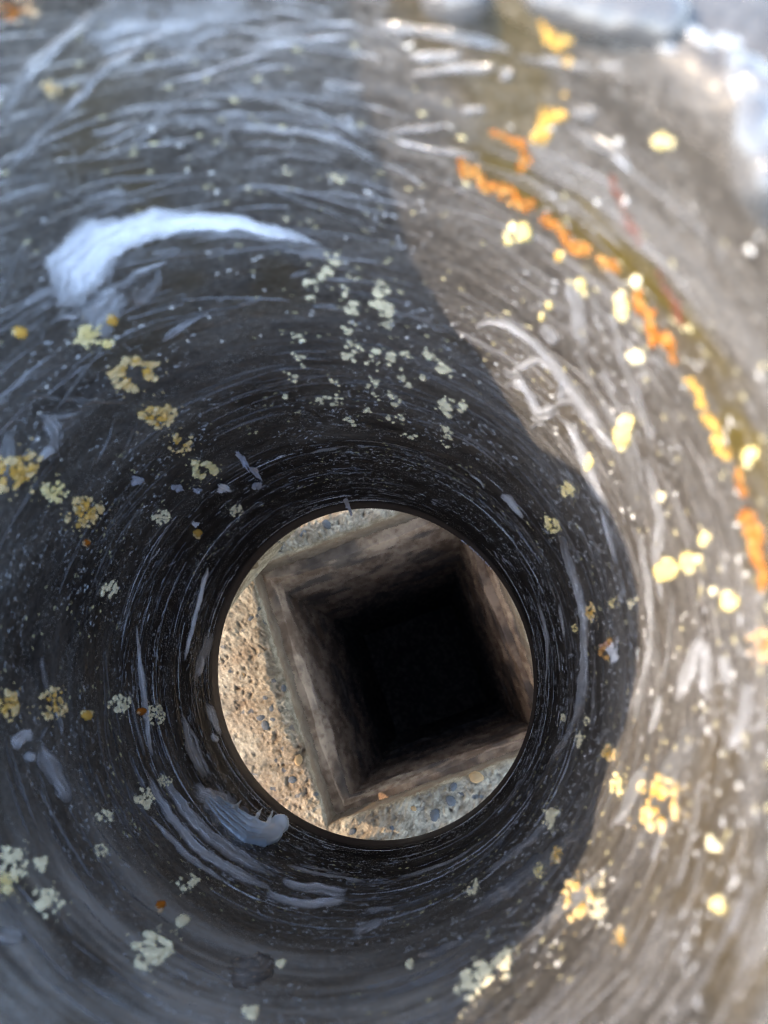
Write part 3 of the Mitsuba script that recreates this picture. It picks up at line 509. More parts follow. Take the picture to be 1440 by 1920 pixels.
STONELICHEN = [
    (-86.5, -46.5, 4.7, 2, 'yellow orange lichen rosette on the pale stone ledge'),
    (-83.1, -71.4, 3.5, 1, 'yellow lichen rosette on the stone ledge, nearest the black wall'),
]
PEBBLES = [
    (-84.8, -20.7, 1.9, 0),
    (-79.8, -28.5, 2.28, 0),
    (-87.3, -34.4, 2.66, 0),
    (-84.0, -39.9, 3.04, 0),
    (-78.3, -35.5, 2.28, 0),
    (-42.3, 107.1, 3.42, 0),
    (-60.2, 100.3, 2.66, 0),
    (47.6, -89.3, 3.42, 0),
    (49.6, -79.9, 2.66, 0),
    (21.9, -94.4, 1.9, 1),
    (36.5, -98.6, 3.8, 0),
    (65.5, -73.5, 4.56, 1),
    (-58.9, -63.3, 3.42, 1),
    (-63.1, -76.6, 2.66, 0),
    (-71.3, -13.9, 2.28, 0),
    (-20.5, -110.0, 2.28, 0),
    (7.1, -106.9, 1.9, 0),
    (-97.9, 36.1, 1.9, 0),
    (-102.0, -4.5, 1.9, 1),
]
SMEAR_GROUPS = {'A': ('grey sealant streak at the upper left edge', 'left edge sealant streaks'), 'B': ('fine pale sealant stroke in the shaded upper left', 'upper left sealant strokes'), 'C': ('small pale sealant fleck among the cream dots', 'sealant flecks by the cream dots'), 'D': ('small white sealant dab in the sunlit top', 'sunlit sealant dabs'), 'E': ('faint greyish sealant strand in the sunlit right', 'sunlit sealant strands'), 'F': ('vertical pale sealant streak on the right hand wall', 'right wall sealant streaks'), 'G': ('small sealant scrap on the lower left wall', 'lower left sealant scraps'), 'H': ('thin sealant streak on the bottom of the wall', 'bottom sealant streaks')}

# ------------------------------------------------------------------ the chimney under the pot: stone ledge round a square flue
GAP = 0.070                                  # the pot stands on added pads, this high above the ledge
ANG = math.radians(19.3)
CA, SA = math.cos(ANG), math.sin(ANG)
C0 = np.array([-0.0995, 0.0742])              # the flue's corner
FLUE_W, FLUE_L = 0.174, 0.190


def flue_xy(u, v):
    """u along the short side, v along the long side of the flue's mouth, from the corner C0."""
    return np.stack([C0[0] + u * CA + v * SA, C0[1] + u * SA - v * CA], -1)


ledge_z = -GAP
# top face and chipped arris as a ring of quads round the mouth
N = 260
side = np.concatenate([np.stack([np.linspace(0, 1, N, False), np.zeros(N)], 1), np.stack([np.ones(N), np.linspace(0, 1, N, False)], 1),
                       np.stack([np.linspace(1, 0, N, False), np.ones(N)], 1), np.stack([np.zeros(N), np.linspace(1, 0, N, False)], 1)])
inner = flue_xy(side[:, 0] * FLUE_W, side[:, 1] * FLUE_L)
mid = flue_xy(np.array([0.5 * FLUE_W]), np.array([0.5 * FLUE_L]))[0]
outer = mid + (inner - mid) * np.array([[6.0]])
prof = [(0.0, -0.034), (0.0, -0.028), (0.0, -0.022), (0.0, -0.017), (0.0, -0.012), (0.0, -0.008), (0.0003, -0.005), (0.0009, -0.0025), (0.002, -0.0008), (0.0035, 0)]
tt = np.concatenate([np.linspace(0.0045, 0.06, 62), np.linspace(0.064, 0.42, 40)])
rows = [inner + (outer - inner) / np.linalg.norm(outer - inner, axis=1, keepdims=True) * d for d, _ in prof] + [inner + (outer - inner) / np.linalg.norm(outer - inner, axis=1, keepdims=True) * d for d in tt]
zz = [q for _, q in prof] + [0.0] * len(tt)
V = np.stack([np.concatenate([r, np.full((len(r), 1), q)], 1) for r, q in zip(rows, zz)], 1)     # (4N, M, 3)
g = meshkit.fbm(V * 70, 4, 11) - 0.5
pit = np.clip(meshkit.fbm(V * 210, 3, 12) - 0.56, 0, 1)
grain = meshkit.noise(V * 620, 13) - 0.5
outdir = ((outer - inner) / np.linalg.norm(outer - inner, axis=1, keepdims=True))[:, None, :]
wv = np.clip((V[..., 2] + 0.0) * -60, 0, 1)[..., None]
V[..., :2] += outdir * (g * 0.0075 - grain * 0.0011)[..., None] * np.maximum(wv, 0.35)
from scipy.spatial import cKDTree
peb_r = np.random.default_rng(3)
pk = peb_r.uniform(-0.14, 0.14, (4200, 2))
dist, which = cKDTree(pk).query(V[..., :2])
size = peb_r.uniform(0.0005, 0.0026, 4200)[which]
dome = np.clip(1 - (dist / size) ** 2, 0, 1) ** 0.6 * size * np.where(peb_r.random(4200)[which] > 0.45, 0.42, -0.4)
V[..., 2] += dome * (1 - 0.6 * wv[..., 0])
V[..., 2] += (g * 0.0038 - pit * 0.0065 + grain * 0.0011) * (1 - 0.7 * wv[..., 0]) + ledge_z
M = V.shape[1]
cap = tag(fresh("chimney_stack"), "pale weathered stone chimney top with a square sooty shade darkened flue below the black pot", "chimney")
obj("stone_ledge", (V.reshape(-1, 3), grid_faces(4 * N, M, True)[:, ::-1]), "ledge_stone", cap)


def block(x0, x1, y0, y1, z0, z1, seed, amp=0.0042):
    """A rough lining stone in flue coordinates (u, v), heights below the ledge."""
    b = trimesh.creation.box((1, 1, 1))
    b = b.subdivide_to_size(0.12) if False else b
    n = 26
    parts = []
    lin = np.linspace(-0.5, 0.5, n)
    A, B = np.meshgrid(lin, lin, indexing="ij")
    h = np.full_like(A, 0.5)
    for ax in range(3):
        for s in (-1, 1):
            p = np.empty(A.shape + (3,))
            p[..., ax], p[..., (ax + 1) % 3], p[..., (ax + 2) % 3] = h * s, A, B
            f = grid_faces(n, n)
            parts.append(trimesh.Trimesh(p.reshape(-1, 3), f if s > 0 else f[:, ::-1], process=False))
    b = trimesh.util.concatenate(parts)
    p = b.vertices.copy()
    size = np.array([x1 - x0, y1 - y0, z1 - z0])
    q = (p + 0.5) * size + [x0, y0, z0]
    # rounded, worn edges
    edge = np.sort(0.5 - np.abs(p), axis=1)
    worn = np.clip(0.04 - edge[:, 1], 0, 1)[:, None] * 0.10
    q -= np.sign(p) * worn * np.minimum(size, 0.05)
    w = np.stack([meshkit.fbm(q * [38, 38, 60] + seed * 3.1 + k * 17, 4, seed + k) - 0.5 for k in range(3)], -1)
    q += w * amp * 2
    xy = flue_xy(q[:, 0], q[:, 1])
    return (np.concatenate([xy, q[:, 2:3] + ledge_z], 1), b.faces)


courses = [(0.034, 0.050, 0.006, -0.001), (0.0845, 0.085, 0.001, 0.003), (0.170, 0.12, 0.0005, 0.002), (0.2905, 0.16, 0.001, 0.0025), (0.451, 0.37, 0.0, 0.002)]
seed = 20
for top, tall, a, b in courses:
    z1, z0 = -top, -top - tall
    W, L, th = FLUE_W, FLUE_L, 0.09
    j = rng.normal(0, 0.0018, 4)
    for x0, x1, y0, y1 in ((-th, a + j[0], -0.02, L + 0.02), (W - b + j[1], W + th, -0.02, L + 0.02), (-0.0, W + 0.0, -th, b + a + j[2] + 0.003), (-0.0, W + 0.0, L - a * 0.5 + j[3], L + th)):
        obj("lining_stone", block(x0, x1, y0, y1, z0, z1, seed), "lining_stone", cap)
        seed += 1
bot = np.array([[*flue_xy(u, v), ledge_z - 0.815] for u, v in ((-0.1, -0.1), (0.27, -0.1), (0.27, 0.28), (-0.1, 0.28))])
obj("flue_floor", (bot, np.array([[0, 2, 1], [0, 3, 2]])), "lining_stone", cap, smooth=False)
scene["pebble_grey"] = {"type": "principled", "base_color": {"type": "rgb", "value": [0.055, 0.055, 0.056]}, "roughness": 0.8, "specular": 0.1}
scene["pebble_tan"] = {"type": "principled", "base_color": {"type": "rgb", "value": [0.20, 0.125, 0.06]}, "roughness": 0.8, "specular": 0.1}
for k, (x, y, r, tan) in enumerate(PEBBLES):
    b = trimesh.creation.icosphere(3)
    v = b.vertices * (1 + 0.5 * (meshkit.fbm(b.vertices * 1.3 + k * 5.1, 3, 3)[:, None] - 0.5)) * [r * 1.15, r * 0.85, r * 0.55] / 1000
    q = k * 1.7
    v = v @ np.array([[math.cos(q), math.sin(q), 0], [-math.sin(q), math.cos(q), 0], [0, 0, 1]]) + [x / 1000, y / 1000, ledge_z - 0.0003]
    obj("pebble", (v, b.faces), "pebble_tan" if tan else "pebble_grey", cap)
for deg in (20, 141, -98):  # added pads out of view; the left one blocks sun from the flue corner
    a0 = np.radians(deg)
    pd = trimesh.creation.icosphere(4)
    v = pd.vertices * [0.017, 0.020, 0.038]
    v += (meshkit.fbm(pd.vertices * 3 + deg, 3, 4)[:, None] - 0.5) * pd.vertices * 0.012
    v = v @ np.array([[math.cos(a0), math.sin(a0), 0], [-math.sin(a0), math.cos(a0), 0], [0, 0, 1]]) + [0.131 * math.cos(a0), 0.131 * math.sin(a0), -GAP * 0.5]
    obj("added_pad", (v, pd.faces), "ledge_stone", cap)

aa = np.radians(np.linspace(96, 268, 150))
gap_open = np.interp(np.degrees(aa), [96, 107, 113, 119, 126, 133, 139, 147, 154, 165, 180, 195, 212, 228, 238, 246, 268], [68, 50, 31, 26, 14, 4, 2, 4, 12, 25, 36, 42, 42, 36, 48, 66, 69]) / 1000
gap_open = np.minimum(gap_open + (meshkit.fbm(np.stack([aa * 14, aa * 0, aa * 0], -1), 3, 61) - 0.5) * 0.004, GAP - 0.001)
sec = [(0.1150, 0.02, 0), (0.1150, -0.0005, 0), (0.1155, 0.0006, 1), (0.119, 0.0, 1), (0.126, 0.001, 1), (0.130, 0.006, 1), (0.128, 0.02, 0), (0.118, 0.03, 0)]
V = np.stack([np.stack([r * np.cos(aa), r * np.sin(aa), (ledge_z + gap_open) * fl + q], -1) for r, q, fl in sec], 1)
obj("sun_skirt", (V.reshape(-1, 3), grid_faces(150, len(sec))), "ledge_stone", cap)  # added below the pot, out of view, to keep sun out of the flue

# ------------------------------------------------------------------ the pot
pot = tag(fresh("chimney_pot"), "round black chimney pot seen from inside, its wall smeared with white sealant and lichen", "chimney pot")
NA, NZ = 1100, 430
az = np.linspace(-np.pi, np.pi, NA, endpoint=False)
zs = np.linspace(0.0, 0.369, NZ)
A, Z = np.meshgrid(az, zs, indexing="ij")
Z = Z * (1 - sun_notch(A) / 0.369)
P0 = on_wall(A, Z, 0)
micro = (meshkit.fbm(P0 * [330, 330, 480], 3, 2) - 0.5) * 0.0007
micro += (meshkit.noise(np.stack([np.cos(A) * 5, np.sin(A) * 5, Z * 900], -1), 6) - 0.5) * 0.0001
micro *= np.clip((Z - 0.008) / 0.015, 0.15, 1)
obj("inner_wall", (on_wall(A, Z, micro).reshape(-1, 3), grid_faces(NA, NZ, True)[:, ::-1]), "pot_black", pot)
NB = 300
azb = np.linspace(-np.pi, np.pi, NB, endpoint=False)


def lathe(profile, az):
    """profile(az) -> list of (r, z) with r an array over az."""
    pts = np.stack([np.stack([np.broadcast_to(r, az.shape) * np.cos(az), np.broadcast_to(r, az.shape) * np.sin(az), np.broadcast_to(z, az.shape) - (sun_notch(az) if z > 0.3 else 0)], -1) for r, z in profile], 1)
    return pts.reshape(-1, 3), grid_faces(len(az), len(profile), True)


rin = radius(azb, 0.0)
obj("outer_wall", lathe([(rin + 0.0002, 0.0005), (rin + 0.002, -0.0006), (rin + 0.008, -0.001), (rin + 0.013, -0.0005), (rin + 0.0145, 0.002), (0.1142, 0.06), (0.1142, 0.34)], azb), "pot_black", pot)
rim_prof = [(0.1 - 0.0004, 0.3685), (0.1002, 0.3715), (0.1016, 0.3742), (0.1040, 0.3758), (0.108, 0.3764), (0.114, 0.3766), (0.119, 0.3760), (0.1232, 0.3738), (0.125, 0.370), (0.1248, 0.362), (0.122, 0.352), (0.116, 0.343), (0.1138, 0.338)]
azr = np.linspace(-np.pi, np.pi, 900, endpoint=False)
v, f = lathe(rim_prof, azr)
v *= 1 + ((meshkit.fbm(v * 260, 3, 8) - 0.5) * 0.006)[:, None] * [1, 1, 0.4]
obj("rim", (v, f), "pot_black", pot)

# ------------------------------------------------------------------ sealant
WHITE = np.array([0.82, 0.86, 0.92])


def under_color(z):
    w = weather_np(z)[..., None]
    return np.array([0.016, 0.016, 0.019]) * (1 - w) + np.array([0.085, 0.079, 0.070]) * w


def resample(pts, step):
    p = np.array(pts, float)
    mm = np.stack([p[:, 0] * np.pi / 180 * 100, p[:, 1]], 1)
    d = np.concatenate([[0], np.cumsum(np.linalg.norm(np.diff(mm, axis=0), axis=1))])
    n = int(max(8, d[-1] / step))
    t = np.linspace(0, d[-1], n)
    from scipy.interpolate import PchipInterpolator
    return PchipInterpolator(d, p)(t), t


def smear_mesh(pts, op, thick, seed, step=0.5, round_=False):
    """A wiped film of sealant: thin and see-through, with a few raised white crests running along it."""
    c, t = resample(pts, step)
    width = 2 * np.hypot(np.radians(c[:, 2]) * 100, c[:, 3])          # mm
    m = int(np.clip(width.max() / 0.2, 11, 71))
    v = np.linspace(-1, 1, m)
    line = lambda q, k, o=3: meshkit.fbm(np.stack([t * q, t * 0 + k, t * 0], -1), o, seed)
    wob = 1 + 0.5 * (line(0.25, seed) - 0.5)
    shift = 0.7 * (line(0.18, seed + 40) - 0.5)
    wide = (1.0 + 0.3 * np.clip(width.max() / 6 - 0.5, 0, 1)) if not round_ else 1.0
    vv = v[None, :] * wide * wob[:, None] + shift[:, None] * (0.4 if round_ else 1)
    A = np.radians(c[:, :1] + c[:, 2:3] * vv)
    Z = np.minimum((c[:, 1:2] + c[:, 3:4] * vv) / 1000, 0.3745)
    tv, vg = np.broadcast_arrays(t[:, None], v[None, :])
    wmm = np.broadcast_to(np.maximum(width, 0.3)[:, None], tv.shape)
    fib = meshkit.fbm(np.stack([tv * 0.06 + seed, vg * wmm * 0.55, tv * 0 + seed * 2.7], -1), 3, seed)
    fine = meshkit.fbm(np.stack([tv * 0.05 + seed, vg * wmm * 1.9 + 0.25 * tv * np.sin(seed), tv * 0 + seed], -1), 3, seed + 9)
    lump = meshkit.fbm(np.stack([tv * 0.5 + seed, vg * wmm * 0.7, tv * 0], -1), 3, seed + 3)
    endf = np.clip(np.minimum(t, t[-1] - t) / max(1.5, 0.22 * t[-1]), 0, 1) ** 0.8
    if round_:
        endf = np.sqrt(np.clip(np.minimum(t, (t[-1] - t)) / 4, 0, 1))
    prof = np.clip(1 - np.abs(vg) ** 2.2, 0, 1) * endf[:, None]
    cov = prof * (0.15 + 1.1 * fib) * (0.4 + 1.2 * fine) + (lump - 0.5) * 0.4 * prof
    r = np.random.default_rng(seed)
    crest = np.zeros(tv.shape)
    for k in range(int(np.clip(width.mean() / 0.8, 2, 7))):
        vk = r.uniform(-0.8, 0.8) + 0.7 * (line(0.07, seed + 70 + 9 * k, 2) - 0.5)
        on = np.clip(line(0.22, seed + 150 + 9 * k) * 3.2 - r.uniform(0.9, 1.6), 0, 1) * r.uniform(0.75, 1.15)
        thin = r.uniform(0.08, 0.20) * (1 if not round_ else 1.6)
        crest = np.maximum(crest, np.exp(-((vg - vk[:, None]) * wmm * 0.5 / thin) ** 2) * (on * endf)[:, None])
    crest = crest * (0.6 + 0.8 * lump) * (0.0 if round_ else 1.0)
    if round_:
        cov = np.clip(prof ** 0.6 * (0.8 + 0.4 * lump), 0, 1.2)
    cov = np.clip(cov, 0, 1.2)
    h = (thick * (0.75 * cov + 0.35 * crest) - 0.3 * (1 - np.clip(cov * 4 + crest * 4, 0, 1))) / 1000
    if round_:
        op = op * (0.12 + 0.95 * np.clip(tv / t[-1] * 1.5, 0, 1))
    if width.max() > 16 and not round_:
        op = op * (0.30 + 1.15 * fine) * np.interp(tv / t[-1], [0, 0.1, 0.25, 0.5, 0.75, 1], [0.35, 0.7, 1.0, 0.7, 0.38, 0.12]) * (0.55 + 0.45 * np.clip(1.4 - np.abs(vg + 0.3), 0, 1))
    film = op * (1.15 if width.mean() > 4 else 0.34) * np.clip((cov - 0.05) / 0.6, 0, 1)
    alpha = np.clip(film + (0.25 + 0.75 * np.power(op, 0.6)) * 0.85 * np.clip(crest, 0, 1), 0, 0.97)[..., None]
    col = under_color(Z) * (1 - alpha) + WHITE * alpha
    P = on_wall(A, Z, h)
    return (P.reshape(-1, 3), grid_faces(len(t), m)), col.reshape(-1, 3)


ORDINAL = 'first second third fourth fifth sixth seventh eighth ninth tenth eleventh twelfth thirteenth fourteenth fifteenth sixteenth seventeenth eighteenth nineteenth twentieth'.split()
BIG = next(i for i, q in enumerate(SMEARS) if 'wing' in q[3] and 'large' in q[3])
for i, (pts, op, thick, text) in enumerate(SMEARS):
    mesh, col = smear_mesh(pts, op * (1 - 0.48 * float(weather_np(np.array(np.mean([q[1] for q in pts]) / 1000)))) if i != BIG else op, thick, 100 + i)  # film made fainter near the rim, to offset the stronger light there
    key = obj("sealant_smear", mesh, "sealant", color=col)
    if text in SMEAR_GROUPS:
        members = sorted((q for q in range(len(SMEARS)) if SMEARS[q][3] == text), key=lambda q: -np.mean([p[1] for p in SMEARS[q][0]]))
        tag(key, SMEAR_GROUPS[text][0] + ", " + ORDINAL[members.index(i)] + " below the rim", "sealant", SMEAR_GROUPS[text][1])
    else:
        tag(key, text, "sealant")



def blob_mesh(pts, rad, k, edge):
    """Smooth union of the capsules between successive points, as one skin."""
    from manifold3d import Manifold
    P3, R3 = np.asarray(pts, float), np.asarray(rad, float)

    def sdf(x, y, z):
        e = 0.0
        q = np.array([x, y, z])
        for i in range(max(1, len(P3) - 1)):
            a, b = P3[i], P3[min(i + 1, len(P3) - 1)]
            ab = b - a
            t = min(max(float((q - a) @ ab) / max(float(ab @ ab), 1e-12), 0.0), 1.0)
            e += math.exp(-(float(np.linalg.norm(q - a - t * ab)) - R3[i] * (1 - t) - R3[min(i + 1, len(P3) - 1)] * t) / k)
        return k * math.log(max(e, 1e-300))

    lo, hi = (P3 - R3[:, None]).min(0) - 2 * edge, (P3 + R3[:, None]).max(0) + 2 * edge
    me = Manifold.level_set(sdf, [*lo.tolist(), *hi.tolist()], edge, 0.0).to_mesh()
    tm = trimesh.Trimesh(np.array(me.vert_properties[:, :3], float), np.array(me.tri_verts), process=False)
    return tm


def multi_blob(chains, k, edge):
    from manifold3d import Manifold
    seg = [(np.asarray(c[n][0], float), c[n][1], np.asarray(c[n + 1][0], float), c[n + 1][1]) for c in chains for n in range(len(c) - 1)]
    a, ra, b, rb_ = (np.array([q[n] for q in seg]) for n in range(4))
    ab = b - a
    ab2 = np.maximum((ab * ab).sum(1), 1e-12)

    def sdf(x, y, z):
        d = np.array([x, y, z]) - a
        t = np.clip((d * ab).sum(1) / ab2, 0, 1)
        dist = np.linalg.norm(d - t[:, None] * ab, axis=1) - ra * (1 - t) - rb_ * t
        m = dist.min()
        return -(m - k * math.log(np.exp(-(dist - m) / k).sum()))

    pts, rad = np.vstack([a, b]), np.concatenate([ra, rb_])[:, None]
    lo, hi = (pts - rad).min(0) - 2 * edge, (pts + rad).max(0) + 2 * edge
    me = Manifold.level_set(sdf, [*lo.tolist(), *hi.tolist()], edge, 0.0).to_mesh()
    return trimesh.Trimesh(np.array(me.vert_properties[:, :3], float), np.array(me.tri_verts), process=False)


for pts, op, thick, text in BLOBS:
    mesh, col = smear_mesh(pts[:5], 0.75, 0.45, 400)
    W = lambda n, v, h: on_wall(np.array(math.radians(pts[n][0] + pts[n][2] * v)), np.array((pts[n][1] + pts[n][3] * v) / 1000), h)
    kaz, kz, ks, kd = KNOB[0]
    knob = (on_wall(np.array(math.radians(kaz)), np.array(kz / 1000), 0.0045), 0.0046)
    up = 1.0 if pts[3][3] > 0 else -1.0
    chains = [[(W(1, v * 0.6, -0.0006), 0.0009), (W(2, v, -0.0002), 0.0013), (W(3, v, 0.0003), 0.0018), (W(4, v * 0.9, 0.0009), 0.0022), (W(5, v * 0.6, 0.0014), 0.0026)] for v in (-0.66, -0.33, 0.0, 0.33, 0.66)]
    chains += [[(W(4, 0.1, 0.0012), 0.0024), (W(5, 0.0, 0.0026), 0.0032), knob, (knob[0] + [0, 0, -0.0012], 0.0042)]]
    chains += [[(W(3, -0.5 * up, 0.0006), 0.0013), (W(3, -0.95 * up, 0.0022), 0.0009), (W(3, -1.3 * up, 0.0042), 0.0004)], [(W(4, -0.5 * up, 0.0008), 0.0016), (W(4, -1.0 * up, 0.0030), 0.0010), (W(4, -1.4 * up, 0.0058), 0.0004)], [(W(2, -0.4 * up, 0.0004), 0.0011), (W(2, -1.1 * up, 0.0020), 0.0005)]]
    tm = multi_blob(chains, 0.0005, 0.00055)
    tm.vertices += tm.vertex_normals * ((meshkit.fbm(tm.vertices * [260, 260, 200], 3, 30) - 0.5) * 0.0010)[:, None]
    allm = trimesh.util.concatenate([trimesh.Trimesh(*mesh, process=False), tm])
    kp = knob[0]
    near = np.clip(1 - np.linalg.norm(tm.vertices - kp, axis=1) / 0.030, 0, 1)[:, None]          # thin film at its tail, thick at its knob
    body = np.array([0.30, 0.36, 0.42]) * (1 - near ** 0.7) + np.array([0.86, 0.93, 0.98]) * near ** 0.7
    tag(obj("sealant_blob", allm, "sealant", color=np.vstack([np.clip(col, 0, 0.9), body])), text, "sealant")

for i, (pts, text) in enumerate(RIMBLOBS):
    q = np.array(pts, float) / 1000
    tm = blob_mesh(q[:, :3], q[:, 3], 0.0012, 0.0008)
    tm.vertices += tm.vertex_normals * ((meshkit.fbm(tm.vertices * 160, 3, 30 + i) - 0.5) * 0.0022)[:, None]
    tag(obj("rim_sealant", tm, "sealant", color=np.tile([0.095, 0.092, 0.088], (len(tm.vertices), 1))), text, "sealant")

# a wet bead of sealant along the rim's inner edge
t_ = np.linspace(0, 1, 240)
ab = np.radians(26 + 14 * t_)
aw = np.linspace(0, 2 * np.pi, 20, endpoint=False)
rb = 0.0012 * (0.35 + 1.3 * meshkit.fbm(np.stack([ab * 26, ab * 0, ab * 0], -1), 3, 77)) * np.sqrt(np.clip(np.minimum(t_, 1 - t_) * 12, 0.01, 1))
V = np.stack([np.stack([(0.1052 + rb * 1.7 * np.cos(w)) * np.cos(ab), (0.1052 + rb * 1.7 * np.cos(w)) * np.sin(ab), 0.3759 + rb * np.sin(w) + 0 * ab], -1) for w in aw], 1)
V = V + (meshkit.fbm(V * 500, 2, 78)[..., None] - 0.5) * 0.0008
f = grid_faces(240, 20)
f = np.vstack([f, grid_faces(240, 20)[:0]])
i_ = np.arange(239) * 20
f = np.vstack([f, np.stack([i_ + 19, i_ + 39, i_ + 20], 1), np.stack([i_ + 19, i_ + 20, i_], 1)])
tag(obj("rim_bead", (V.reshape(-1, 3), f), "sealant", color=np.tile([0.12, 0.12, 0.117], (240 * 20, 1))), "glistening wet sealant bead on the rim in the top right corner", "sealant")

r_ = np.random.default_rng(91)  # added pale lumps that put bright glints on the rim
vs, fs, k0 = [], [], 0
bi = trimesh.creation.icosphere(2)
for k in range(50):
    a, rr = math.radians(r_.uniform(14, 52)), r_.uniform(0.1008, 0.119)
    tall_ = r_.uniform(0.00025, 0.0009)
    q = bi.vertices * [tall_ * 1.1, tall_ * r_.uniform(1.2, 5.0), tall_ * 0.7]
    q = q @ np.array([[math.cos(a), math.sin(a), 0], [-math.sin(a), math.cos(a), 0], [0, 0, 1]])
    vs.append(q + [rr * math.cos(a), rr * math.sin(a), 0.3762 - max(0, 0.1045 - rr) ** 1.5 * 10]); fs.append(bi.faces + k0); k0 += len(q)
tag(obj("rim_glints", (np.vstack(vs), np.vstack(fs)), "sealant", color=np.tile([0.25, 0.25, 0.24], (k0, 1))), "added glossy pale crumbs standing in for glints along the top of the rim", "specks", kind="stuff")

# ------------------------------------------------------------------ lichen
TINT = [np.array([0.83, 0.75, 0.50]), np.array([0.76, 0.62, 0.25]), np.array([0.58, 0.34, 0.065]), np.array([0.36, 0.115, 0.010]), np.array([0.17, 0.06, 0.038])]
ICO1, ICO2 = trimesh.creation.icosphere(1), trimesh.creation.icosphere(2)


class Lumps:
    def __init__(self):
        self.v, self.f, self.c, self.n = [], [], [], 0

    def add(self, az, z, sx, sz, h, color, turn=0.0, fine=True, r=None):
        r = r or rng
        b = ICO2 if fine else ICO1
        p = b.vertices * (1 + 0.55 * (meshkit.noise(b.vertices * 2.1 + r.uniform(0, 90), 4)[:, None] - 0.5))
        x, y = p[:, 0] * sx, p[:, 1] * sz
        x, y = x * math.cos(turn) - y * math.sin(turn), x * math.sin(turn) + y * math.cos(turn)
        a = az + x / POT_R
        self.v.append(on_wall(a, z + y, p[:, 2] * h + h * 0.25))
        self.f.append(b.faces + self.n)
        self.n += len(p)
        k = 0.82 + 0.3 * r.random()
        self.c.append(np.clip(np.tile(color * k, (len(p), 1)) * (0.85 + 0.25 * np.clip(p[:, 2:3], 0, 1)), 0, 0.95))

    def build(self, name, mat="lichen_crust", parent=None):
        return obj(name, (np.vstack(self.v), np.vstack(self.f)), mat, parent, color=np.vstack(self.c))


def lichen_mesh(az, z, ds, dz, colour, style):
    L = Lumps()
    az, z, ds, dz = math.radians(az), z / 1000, ds / 1000, min(dz, ds * 3.0) / 1000
    base = TINT[colour]
    pale = TINT[0] * 0.5 + base * 0.5
    if style == 0:
        L.add(az, z, ds * 0.85, dz * 0.85, min(ds, dz) * 0.5, base)
        for _ in range(3):
            L.add(az + rng.normal(0, ds * 0.5) / POT_R, z + rng.normal(0, dz * 0.5), ds * 0.45, dz * 0.45, min(ds, dz) * 0.35, pale)
        return L
    n = int(np.clip(ds * dz * 1e6 * 3.2, 26, 75))
    k0 = rng.uniform(0, 90)
    for k in range(n):
        rad = math.sqrt(rng.random()) if style == 1 else rng.uniform(0.55, 1.0)
        ph = rng.uniform(0, 2 * math.pi) if style == 1 else rng.uniform(-0.9, 4.4)
        reach = 0.62 + 0.75 * float(meshkit.noise(np.array([math.cos(ph) * 1.6 + k0, math.sin(ph) * 1.6, 0.0]), 6))
        x, y = ds * rad * reach * math.cos(ph), dz * rad * reach * math.sin(ph)
        if style == 1 and meshkit.noise(np.array([x / ds * 2.6 + k0, y / dz * 2.6, 3.0]), 8) < 0.33:
            continue
        s = rng.uniform(0.07, 0.15)
        col = base + (pale - base) * np.clip(rad * 1.3 - 0.3 + rng.normal(0, 0.3), 0, 1)
        L.add(az + x / POT_R, z + y, ds * s * rng.uniform(1.0, 2.2), dz * s * rng.uniform(0.5, 1.0), ds * rng.uniform(0.07, 0.2), col)
    for k in range(10):
        ph, rad = rng.uniform(0, 6.283), rng.uniform(1.0, 1.8)
        L.add(az + ds * rad * math.cos(ph) / POT_R, z + dz * rad * math.sin(ph), ds * 0.05, dz * 0.05, ds * 0.06, pale, fine=False)
    return L


for a, z, ds, dz, colour, style, text in LICHEN:
    tag(lichen_mesh(a, z, ds, dz, colour, style).build("lichen"), text, "lichen")
for a, z, ds, dz in DOTS:
    L = Lumps()
    a, z, ds, dz = math.radians(a), z / 1000, ds / 1000, min(dz, 2.4 * ds) / 1000
    for k in range(rng.integers(6, 13)):
        c = TINT[0] * rng.uniform(0.8, 1.1)
        q = rng.random() ** 1.5
        L.add(a + rng.normal(0, ds * 0.62) / POT_R, z + rng.normal(0, dz * 0.5), ds * (0.12 + 0.5 * q), dz * (0.07 + 0.2 * q), ds * (0.1 + 0.2 * q), c)
    tag(L.build("lichen"), "cream lichen dot in the loose scatter above the opening, left of the shadow edge", "lichen", "cream lichen dots above the opening")
for pts, colour, text in CRUSTS:
    L = Lumps()
    c, t = resample(pts, 0.5)
    n = int(t[-1] * 9)
    for k in range(n):
        i = rng.integers(len(t))
        q = np.clip(rng.normal(0, 0.36) + 0.35 * math.sin(0.9 * t[i]), -1.1, 1.1)
        if colour != 4 and meshkit.noise(np.array([t[i] * 0.35, colour * 7.0 + c[0, 0], 0.0]), 5) < 0.2:
            continue
        hw = 0.8 * math.hypot(math.radians(c[i, 2]) * 0.1, c[i, 3] / 1000)
        s = hw * rng.uniform(0.06, 0.26) + 0.00018
        mixw = 0 if colour == 4 else 0.4 * rng.random() ** 2
        col = (TINT[colour] * (1 - mixw) + TINT[1] * mixw) * rng.uniform(0.45, 1.1)
        L.add(math.radians(c[i, 0] + c[i, 2] * q), min((c[i, 1] + c[i, 3] * q) / 1000, 0.371), s, s, s * (rng.uniform(0.5, 0.9) if colour != 4 else 0.2), col)
    tag(L.build("lichen_crust_line"), text, "lichen")

